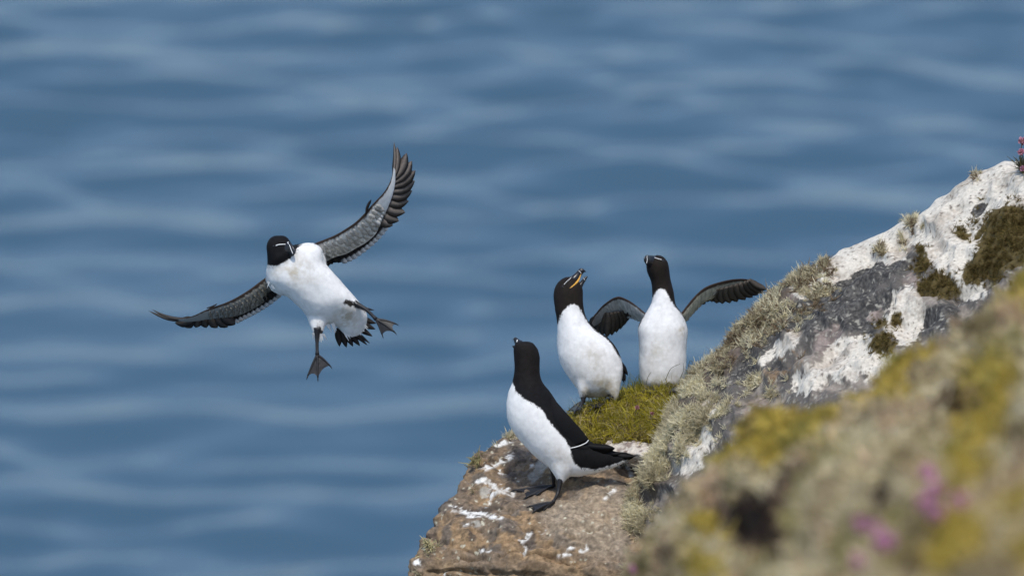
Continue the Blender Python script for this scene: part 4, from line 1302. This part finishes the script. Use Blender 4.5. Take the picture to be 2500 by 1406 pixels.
# ---- 2: the razorbill standing on the slab
def slab_bird():
    f1 = shoot(T_LEDGE, 1350, 1230, 19.98)[0]; f2 = shoot(T_LEDGE, 1352, 1188, 20.05)[0]
    t0 = float((PX(f1[None])[2][0] + PX(f2[None])[2][0]) / 2)
    base = (f1 + f2) / 2
    root = empty('razorbill', base)
    tag(root, 'razorbill with folded black wings standing on the brown rock slab, seen from behind', 'bird', 'razorbills')
    torso = [(1530, 1126, 1541, 1116, 0, 0.006, 0.006), (1505, 1140, 1518, 1112, 0, 0.014, 0.014), (1470, 1151, 1490, 1100, 0, 0.024, 0.024), (1438, 1159, 1458, 1085, 0, 0.033, 0.033), (1400, 1163, 1438, 1074, 0, 0.043, 0.043), (1356, 1151, 1420, 1049, 0, 0.05, 0.05),
             (1310, 1117, 1398, 1025, 0, 0.055, 0.055), (1276, 1083, 1381, 1007, 0, 0.058, 0.058), (1251.5, 1052, 1364, 988, 0, 0.058, 0.058), (1239, 1023, 1353, 970, 0, 0.056, 0.056), (1236, 993, 1341, 952, 0, 0.052, 0.052), (1241, 960, 1328, 937, 0, 0.045, 0.045),
             (1251, 932, 1319, 917, 0, 0.038, 0.038), (1255.5, 902, 1317.5, 895, 0, 0.034, 0.034), (1254.5, 872, 1317.5, 870, 0, 0.033, 0.033), (1253.5, 853, 1312, 851, 0, 0.031, 0.031), (1257, 840, 1301, 838, 0, 0.025, 0.025), (1265, 833.5, 1290, 833.5, 0, 0.013, 0.013)]
    thigh = [(1312, 1098, 1425, 1098, -0.002, 0.042, 0.042), (1332, 1128, 1420, 1132, -0.006, 0.036, 0.036), (1346, 1150, 1402, 1154, -0.010, 0.026, 0.026), (1356, 1166, 1386, 1168, -0.013, 0.015, 0.015), (1363, 1180, 1375, 1181, -0.015, 0.006, 0.006)]
    poly = [(1150, 920), (1251, 931), (1259, 954), (1282, 975), (1304, 987), (1318, 996), (1330, 1008), (1336, 1023), (1357, 1047), (1378, 1071), (1391.5, 1093), (1394, 1108), (1402, 1131), (1416, 1141), (1453, 1145.5), (1487, 1137), (1543, 1117), (1650, 1090), (1500, 800), (1150, 780)]

    def colour(V, N):
        px, py, t = PX(V)
        dirt = 0.35 * sstep(70, 0, np.hypot(px - 1360, (py - 1130)))
        return plume_colour(V, N, poly_sd(px, py, poly), dirt, 0.5 * sstep(960, 900, py), 0.09, seed=2)
    tree = body('body', [(torso, 12, 64, 2.05), (thigh, 8, 32, 2)], t0, base, root, colour, fuzz=1500, tail=(0.5, -0.85), fuzz_seed=2)
    # parted bill pointing up and away
    up = [(1276, 831, 1266, 848, 0.004, 0.011, 0.011), (1268.5, 829, 1259, 843, 0.009, 0.007, 0.007), (1262.5, 825, 1256, 837, 0.013, 0.0055, 0.0055), (1257.5, 822.8, 1253, 829, 0.016, 0.004, 0.004), (1252.5, 827, 1250.5, 833.5, 0.018, 0.0015, 0.0015)]
    bm_ = loft_mesh('upper_bill', up, t0, base, (0.013, 0.0135, 0.017), 8, 20)
    ub = link('upper_bill', bm_, M_HORN, root)
    BB = bvh(np.array([v.co[:] for v in bm_.vertices]) + base, [tuple(p.vertices) for p in bm_.polygons])
    stripe('bill_band', BB, [(1263, 829), (1262.5, 832), (1261.5, 835)], 0.0013, base, ub, t_def=t0)
    lo = [(1263, 846, 1258, 856, 0.004, 0.008, 0.008), (1256, 844, 1254, 850, 0.008, 0.004, 0.004), (1250.5, 843, 1251.5, 847.5, 0.01, 0.0015, 0.0015)]
    link('lower_bill', loft_mesh('lower_bill', lo, t0, base, (0.013, 0.0135, 0.017), 6, 16), M_HORN, root)
    # folded wing on the near side
    dz = -0.046
    fw = [(1322, 985, 1336, 962, dz + 0.032, 0.004, 0.010), (1333, 1006, 1356, 978, dz + 0.014, 0.007, 0.012), (1346, 1030, 1376, 1000, dz + 0.003, 0.009, 0.014), (1366, 1056, 1400, 1027, dz + 0.001, 0.009, 0.014), (1384, 1078, 1422, 1052, dz + 0.004, 0.008, 0.014), (1393, 1090, 1435, 1069, dz + 0.006, 0.006, 0.012), (1397, 1093, 1438, 1074.5, dz + 0.007, 0.002, 0.01)]
    wg = link('wing', loft_mesh('wing', fw, t0, base, BLACK * 1.0, 10, 28), M_PLUME, root)
    b2 = np.array((0.0085, 0.0085, 0.0095))
    for k, (b_, e_, wd, dt) in enumerate([((1400, 1108), (1550, 1114.5), 26, 0.020), ((1402, 1100), (1516, 1108), 22, 0.012), ((1412, 1094), (1501, 1096), 22, 0.006), ((1420, 1086), (1502, 1093.5), 18, 0.002), ((1404, 1122), (1490, 1124), 30, 0.018)]):
        feather(root, base, 'primary_feather', (*b_, t0 + dz + 0.012 + dt), (*e_, t0 + dz + 0.018 + dt), wd, wg, (b2, b2 * 1.4, b2, None), bend=2, point=2.6, asym=0.5)
    BB = bvh(np.array([v.co[:] for v in wg.data.vertices]) + base, [tuple(p.vertices) for p in wg.data.polygons])
    pts = catmull([(1391.5, 1093.5), (1405, 1091), (1420, 1086), (1431, 1080.5), (1437, 1074)], 5)
    P = W(pts[:, 0], pts[:, 1], np.full(len(pts), t0 + dz - 0.002))
    V, F = tube(P, 0.0012, 6)
    link('wing_bar', mesh_np('wing_bar', V - base, F, np.tile((0.8, 0.8, 0.78), (len(V), 1))), M_MARK, wg)
    for k, (tx, ty) in enumerate([(1552, 1113.5), (1546, 1117), (1534, 1121)]):
        feather(root, base, 'tail_feather', (1470, 1112 + 6 * k, t0 - 0.012 + 0.01 * k), (tx, ty, t0 - 0.004 + 0.006 * k), 20, root, (b2, b2 * 1.4, b2, None), point=2.2, asym=0.5)
    # feet
    c = lambda x, y: plant_on(T_LEDGE, x, y, t0)
    leg(base, root, W(1369, 1165, t0 - 0.018), W(1362, 1203, t0 - 0.025), c(1350, 1229), [c(1292, 1238), c(1303, 1251), c(1330, 1245)], 0.0042, 0.008)
    leg(base, root, W(1350, 1145, t0 + 0.022), W(1351, 1168, t0 + 0.03), c(1352, 1188), [c(1254, 1199), c(1283, 1217), c(1312, 1209)], 0.0042, 0.008)


slab_bird()


# ---- 3: the calling razorbill on the turf
def calling_bird():
    f1 = shoot(T_TURF, 1425, 1004, 20.4)[0]
    t0 = float(PX(f1[None])[2][0]) + 0.02
    base = f1
    root = empty('razorbill', base)
    tag(root, 'razorbill calling with its yellow mouth open, standing at the edge of the turf', 'bird', 'razorbills')
    torso = [(1436, 971, 1486, 968, 0, 0.012, 0.012), (1416, 957, 1507, 954, 0, 0.036, 0.036), (1402, 940, 1517, 931, 0, 0.05, 0.05), (1387, 920, 1521, 902, 0, 0.058, 0.055), (1373, 896, 1515, 871, 0, 0.062, 0.057), (1363, 866, 1501, 844, 0, 0.062, 0.056), (1359.5, 833, 1481, 824, 0, 0.058, 0.053),
             (1360, 803, 1455, 806, 0, 0.052, 0.048), (1359.5, 782, 1437, 786, 0, 0.045, 0.043), (1356, 764, 1428, 764, 0, 0.040, 0.039), (1352.5, 740, 1424.5, 742, 0, 0.037, 0.036), (1351, 722, 1424, 720, 0, 0.035, 0.034), (1353.5, 706, 1422.5, 703, 0, 0.031, 0.031), (1360, 692, 1417, 691, 0, 0.025, 0.025),
             (1371, 681, 1407, 680, 0, 0.017, 0.017), (1382, 675.5, 1398, 676, 0, 0.008, 0.008)]
    th1 = [(1396, 905, 1462, 905, -0.008, 0.040, 0.030), (1404, 935, 1450, 935, -0.015, 0.031, 0.026), (1411, 957, 1440, 956, -0.02, 0.019, 0.018), (1416, 972, 1432, 970, -0.02, 0.009, 0.009), (1418, 980, 1428, 978, -0.02, 0.004, 0.004)]
    th2 = [(1455, 900, 1520, 900, -0.008, 0.040, 0.030), (1468, 932, 1517, 930, -0.013, 0.031, 0.026), (1480, 955, 1513, 955, -0.018, 0.02, 0.02), (1488, 970, 1508, 972, -0.02, 0.010, 0.010), (1492, 978, 1503, 980, -0.02, 0.005, 0.005)]
    white = [(1361.5, 792), (1366, 776), (1374, 761), (1384, 750), (1394, 744), (1405, 743), (1413, 748), (1423, 768), (1438, 792), (1452, 806.5), (1478, 825), (1494, 842), (1508, 866), (1540, 900), (1540, 1020), (1320, 1020), (1320, 792)]

    def colour(V, N):
        px, py, t = PX(V)
        sd = np.maximum(-poly_sd(px, py, white), (N @ AF - 0.45) * 60)
        dirt = 0.9 * sstep(60, 5, np.hypot((px - 1470) / 1.5, py - 955)) + 0.35 * sstep(60, 0, np.hypot(px - 1440, py - 880))
        c = plume_colour(V, N, sd, dirt, np.ones(len(V)), 0.12, seed=3)
        n = fbm(V * 120, 3, 451)
        lg = sstep(-3, 3, np.maximum(9 - np.hypot((px - 1428) / 0.9, (py - 976) / 1.5), 8 - np.hypot(px - 1490, (py - 968))) + 4 * n)
        return lerp(c, (0.10, 0.085, 0.07), lg)
    tree = body('body', [(torso, 12, 64, 2.1), (th1, 8, 28, 2), (th2, 8, 28, 2)], t0, base, root, colour, fuzz=1700, tail=(0.3, -0.95), fuzz_seed=3)
    horn = (0.0125, 0.0125, 0.015)
    up = [(1383, 680, 1398, 703, 0, 0.019, 0.019), (1391, 675.5, 1405, 696, 0, 0.0145, 0.0145), (1399, 671, 1410.5, 688, 0, 0.0095, 0.0095), (1407, 664, 1416, 679, 0, 0.0062, 0.0062), (1412.5, 658, 1421, 671, 0, 0.0055, 0.0055), (1417, 655, 1425.5, 665.5, 0, 0.0048, 0.0048), (1424, 656, 1429, 664, 0, 0.0034, 0.0034), (1430, 662, 1431.3, 665, 0, 0.001, 0.001)]
    bm_ = loft_mesh('upper_bill', up, t0, base, horn, 8, 24)
    ub = link('upper_bill', bm_, M_HORN, root)
    BB = bvh(np.array([v.co[:] for v in bm_.vertices]) + base, [tuple(p.vertices) for p in bm_.polygons])
    stripe('bill_band', BB, [(1411.7, 660.5), (1415, 662.5), (1417.5, 665.5), (1419, 668.5)], 0.0006, base, ub, t_def=t0 - 0.006)
    lo = [(1404, 702, 1418, 710, 0, 0.014, 0.014), (1411, 694, 1422, 701, 0, 0.009, 0.009), (1418, 686, 1426, 692, 0, 0.0055, 0.0055), (1424.5, 678.5, 1430.5, 684.5, 0, 0.0045, 0.0045), (1430, 674.5, 1434, 677.5, 0, 0.0025, 0.0025), (1433.5, 674, 1435, 675.5, 0, 0.001, 0.001)]
    bm_ = loft_mesh('lower_bill', lo, t0, base, horn, 8, 20)
    lb = link('lower_bill', bm_, M_HORN, root)
    BB = bvh(np.array([v.co[:] for v in bm_.vertices]) + base, [tuple(p.vertices) for p in bm_.polygons])
    stripe('bill_band', BB, [(1424.6, 678.8), (1426.5, 681.5), (1428.6, 684.5)], 0.0006, base, lb, t_def=t0 - 0.005)
    mo = [(1390.5, 703.5, 1391.6, 704, -0.0300, 0.0015, 0.010), (1396.2, 697.6, 1398.8, 700.6, -0.0262, 0.0025, 0.016), (1404.2, 690, 1407.4, 693.4, -0.0190, 0.0025, 0.018), (1411.2, 681.5, 1414, 685.8, -0.009, 0.002, 0.01), (1416.6, 671.6, 1417.8, 674.6, -0.005, 0.001, 0.006), (1419, 667, 1419.5, 668.6, -0.004, 0.0006, 0.003)]
    link('mouth_lining', loft_mesh('mouth_lining', mo, t0, base, (0.68, 0.35, 0.045), 8, 16), M_HORN, root)
    stripe('eye_line', tree, [(1376.5, 695), (1383, 688), (1391, 681), (1396, 675.5)], 0.0006, base, root, t_def=t0 - 0.02)
    eye(tree, base, root, 1373, 700, 0.0034, t0 - 0.02)
    # folded wing edge at its back
    fw = [(1424, 764, 1431, 775, 0.020, 0.02, 0.012), (1434, 783, 1445, 797, 0.024, 0.026, 0.016), (1449, 800, 1466, 812, 0.03, 0.03, 0.018), (1466, 812, 1488, 829, 0.034, 0.03, 0.018), (1482, 822, 1499.5, 842, 0.04, 0.028, 0.018), (1496, 840, 1508, 858, 0.046, 0.022, 0.016), (1506, 866, 1517, 880, 0.05, 0.016, 0.012), (1512, 890, 1521, 900, 0.052, 0.008, 0.008)]
    wg = link('wing', loft_mesh('wing', fw, t0, base, BLACK * 1.1, 8, 24), M_PLUME, root)
    b2 = np.array((0.011, 0.011, 0.012))
    for k, (b_, e_, wd) in enumerate([((1512, 880), (1531, 907, 0.05), 9), ((1513, 884), (1533, 916, 0.05), 10), ((1514, 890), (1527, 931, 0.05), 11), ((1515, 895), (1523, 934, 0.05), 9)]):
        feather(root, base, 'primary_feather' if k < 2 else 'tail_feather', (*b_, t0 + 0.045 + 0.002 * k), (e_[0], e_[1], t0 + e_[2]), wd, wg if k < 2 else root, (b2, b2 * 1.8, b2, None), point=2.6, asym=0.5)
    c = lambda x, y: plant_on(T_TURF, x, y, t0, 0.014)
    leg(base, root, W(1423, 965, t0 - 0.022), W(1424, 980, t0 - 0.025), c(1424, 992), [c(1388, 1016), c(1402, 1020), c(1416, 1013)], 0.0045, 0.008)
    leg(base, root, W(1494, 962, t0 - 0.022), W(1492, 974, t0 - 0.025), c(1484, 986), [c(1436, 1003), c(1442, 1013), c(1464, 1008)], 0.0045, 0.008)


calling_bird()


# ---- 4: the razorbill with raised wings
def raised_bird():
    f1 = shoot(T_TURF, 1618, 948, 20.5)[0]
    t0 = float(PX(f1[None])[2][0]) + 0.0
    base = f1
    root = empty('razorbill', base)
    tag(root, 'razorbill facing the camera with both wings raised, standing in the turf beside the boulder', 'bird', 'razorbills')
    torso = [(1596, 960, 1646, 960, 0, 0.016, 0.016), (1570, 942, 1666, 941, 0, 0.044, 0.044), (1562, 920, 1673, 916, 0, 0.053, 0.05), (1560, 895, 1675.5, 890, 0, 0.058, 0.052), (1560, 860, 1676, 855, 0, 0.062, 0.054), (1559.5, 830, 1677.5, 829, 0, 0.064, 0.055), (1557, 808, 1679, 809, 0, 0.064, 0.055), (1561, 789, 1674, 786, 0, 0.060, 0.053),
             (1575, 767, 1663.5, 763, 0, 0.053, 0.048), (1588, 744, 1650.5, 744, 0, 0.045, 0.042), (1592.5, 720, 1644, 709, 0, 0.038, 0.037), (1590.5, 690, 1638.5, 686, 0, 0.034, 0.034), (1582.5, 670, 1635.5, 667, -0.004, 0.034, 0.032), (1577.8, 653, 1633, 650, -0.008, 0.033, 0.030), (1578.5, 639, 1629, 637, -0.010, 0.029, 0.027), (1585, 628.5, 1620, 627.5, -0.010, 0.020, 0.02), (1596, 623, 1610, 622.5, -0.009, 0.008, 0.009)]
    white = [(1556, 806), (1574, 768), (1586, 748), (1592, 732), (1598, 717), (1606, 706.5), (1614, 704), (1622, 707), (1630, 718), (1639, 735), (1648, 749), (1664, 766), (1682, 800), (1700, 830), (1700, 1020), (1530, 1020), (1530, 806)]

    def colour(V, N):
        px, py, t = PX(V)
        sd = np.maximum(-poly_sd(px, py, white), (N @ AF - 0.4) * 60)
        dirt = 0.8 * sstep(22, 2, np.hypot(px - 1668, py - 812)) + 0.35 * sstep(60, 0, np.hypot((px - 1600) / 0.8, py - 860)) + 0.7 * sstep(900, 945, py)
        return plume_colour(V, N, sd, dirt, np.ones(len(V)), 0.12, seed=4)
    tree = body('body', [(torso, 12, 64, 2.25)], t0, base, root, colour, fuzz=1500, tail=(0.0, -1.0), fuzz_seed=4)
    horn = (0.0125, 0.0125, 0.015)
    bl = [(1602, 624.5, 1598, 659, -0.014, 0.018, 0.016), (1589, 623.3, 1586, 653, -0.030, 0.012, 0.012), (1580, 622.6, 1578.5, 648, -0.046, 0.0065, 0.0065), (1575.5, 624.5, 1575.5, 643.5, -0.051, 0.005, 0.005), (1572.6, 629, 1573, 639, -0.054, 0.003, 0.003), (1571.8, 632, 1572, 635, -0.055, 0.001, 0.001)]
    bm_ = loft_mesh('bill', bl, t0, base, horn, 8, 24)
    b = link('bill', bm_, M_HORN, root)
    BB = bvh(np.array([v.co[:] for v in bm_.vertices]) + base, [tuple(p.vertices) for p in bm_.polygons])
    stripe('bill_band', BB, [(1579.6, 624.6), (1579.8, 630), (1580.2, 636), (1579, 640), (1578.5, 644)], 0.0008, base, b, t_def=t0 - 0.05)
    stripe('gape_line', BB, [(1584, 640.5), (1592, 642), (1599, 643)], 0.0006, base, b, (0.06, 0.05, 0.035), t_def=t0 - 0.04)
    stripe('eye_line', tree, [(1586.5, 626), (1596, 628.5), (1606, 631.5), (1616, 634.3)], 0.0008, base, root, t_def=t0 - 0.03)
    eye(tree, base, root, 1619, 637, 0.0034, t0 - 0.03)

    def R(lx, ly, tx, ty, dt, e):
        tl = math.hypot(tx - lx, ty - ly) / 1000 * 1.15
        return (lx, ly, tx, ty, dt + tl / 2, e, e, tl)
    dk = np.array((0.022, 0.018, 0.016)); g0 = np.array((0.10, 0.083, 0.068)); g1 = np.array((0.20, 0.17, 0.14))
    w3 = [R(1650, 772, 1664, 800, 0.0, 0.011), R(1664, 762, 1677, 783, 0.0, 0.010), R(1676, 747, 1691, 767, 0.0, 0.0095), R(1689, 731, 1706, 751, -0.004, 0.009), R(1703, 716, 1722, 737, -0.006, 0.008), R(1719, 703, 1737, 731, -0.008, 0.0075), R(1737, 694.5, 1752, 727, -0.008, 0.007), R(1757, 688.5, 1768, 723, -0.006, 0.006), R(1778, 683.5, 1786, 717, -0.004, 0.005),
          R(1799, 680.8, 1804, 711, 0.0, 0.0045), R(1820, 681, 1821, 706, 0.004, 0.004), R(1837, 684.5, 1835, 702, 0.009, 0.003), R(1852, 690, 1848, 700, 0.014, 0.0022)]
    wg = wing_panel(w3, t0, base, root, 0.24, (0.50, 0.475, 0.365), edge=(0.048, 0.032, 0.024), light=(0.7, 0.95, (0.28, 0.26, 0.20)), seed=3)
    P3 = [((1829, 683), (1872.5, 707), 10, 4), ((1824, 685), (1864, 715), 12, 3), ((1816, 688), (1851, 720.5), 13, 3), ((1806, 691), (1837.5, 726.5), 14, 2), ((1795, 694), (1820, 732.5), 15, 2), ((1784, 697), (1800, 737.5), 15, 2), ((1773, 700), (1782, 740.5), 15, 1), ((1762, 703), (1764, 742), 15, 1), ((1751, 705), (1750, 741), 15, 0), ((1741, 707), (1738, 737.5), 14, 0)]
    for k, (b_, e_, wd, bd) in enumerate(P3):
        j = 1 + 0.14 * math.sin(k * 2.3)
        feather(root, base, 'primary_feather', (*b_, t0 - 0.006 + 0.0010 * k), (*e_, t0 + 0.030 + 0.0012 * k), wd * 1.8, wg, (g0 * j, g1 * j, g0 * 0.7 * j, None), bend=bd, point=2.6, asym=0.5)
    tips = [(1726, 737.5), (1716, 744), (1708, 751), (1700, 759), (1692, 767), (1685, 775), (1678, 784)]
    for k, e_ in enumerate(tips):
        feather(root, base, 'secondary_feather', (e_[0] - 4 + 6 * (k < 2), e_[1] - 17, t0 + 0.022 + 0.001 * k), (*e_, t0 + 0.05 + 0.001 * k), 13, wg, (dk, dk * 1.7, dk, np.array((0.75, 0.76, 0.76)) if k > 1 else None), point=5, asym=0.5)
    feather(root, base, 'covert_feather', (1740, 722, t0 + 0.012), (1752, 704, t0 + 0.006), 13, wg, (np.array((0.3, 0.29, 0.25)), np.array((0.36, 0.35, 0.3)), np.array((0.3, 0.29, 0.25)), None), point=6, asym=0.5)

    w4 = [R(1590, 772, 1572, 796, 0.0, 0.011), R(1576, 764, 1562, 785, 0.0, 0.010), R(1560, 751, 1548, 776, 0.0, 0.0095), R(1543, 738, 1534, 768, -0.002, 0.009), R(1527, 729, 1523, 764, -0.004, 0.008), R(1512, 724, 1511, 764, -0.004, 0.0075), R(1498, 727, 1499, 768, -0.004, 0.007), R(1485, 735, 1488, 774, -0.002, 0.006), R(1472, 745, 1478, 780, 0.002, 0.005), R(1460, 758, 1468, 786, 0.006, 0.004), R(1450, 773, 1459, 792, 0.012, 0.003), R(1443.5, 788, 1450, 797, 0.018, 0.0022)]
    wg = wing_panel(w4, t0, base, root, 0.17, (0.47, 0.485, 0.47), edge=(0.044, 0.030, 0.024), light=(0.65, 0.95, (0.25, 0.25, 0.24)), seed=4)
    wg['label'] = 'wing held up behind the calling bird'
    P4 = [((1452, 772), (1443, 797), 8, 2), ((1458, 766), (1450, 808), 11, 2), ((1466, 764), (1460, 814), 12, 1), ((1474, 763), (1471, 819), 13, 1), ((1483, 763), (1482.5, 823.5), 13, 0), ((1492, 762), (1494, 819), 13, 0), ((1501, 761), (1505, 812), 13, 0), ((1509, 760), (1515, 804), 13, 0), ((1517, 759), (1523, 795), 13, 0), ((1524, 758), (1530, 786), 12, 0)]
    for k, (b_, e_, wd, bd) in enumerate(P4):
        j = 1 + 0.14 * math.sin(k * 1.9)
        feather(root, base, 'primary_feather', (*b_, t0 + 0.016 + 0.0010 * k), (*e_, t0 + 0.060 + 0.0014 * k), wd * 1.8, wg, (g0 * j, g1 * j, g0 * 0.7 * j, None), bend=bd, point=2.6, asym=0.5)
    for k, e_ in enumerate([(1537, 778), (1545, 779), (1553, 782), (1561, 785)]):
        feather(root, base, 'secondary_feather', (e_[0] - 3, e_[1] - 16, t0 + 0.022), (*e_, t0 + 0.045), 12, wg, (dk * 2, dk * 3, dk * 2, np.array((0.72, 0.74, 0.75))), point=5, asym=0.5)
    c = lambda x, y: plant_on(T_TURF, x, y, t0, 0.008)
    leg(base, root, W(1592, 935, t0 - 0.02), W(1592, 946, t0 - 0.03), c(1590, 955), [c(1570, 962), c(1588, 967), c(1602, 963)], 0.0045, 0.008)
    leg(base, root, W(1646, 935, t0 - 0.02), W(1647, 946, t0 - 0.03), c(1648, 955), [c(1636, 964), c(1650, 967), c(1664, 961)], 0.0045, 0.008)


raised_bird()
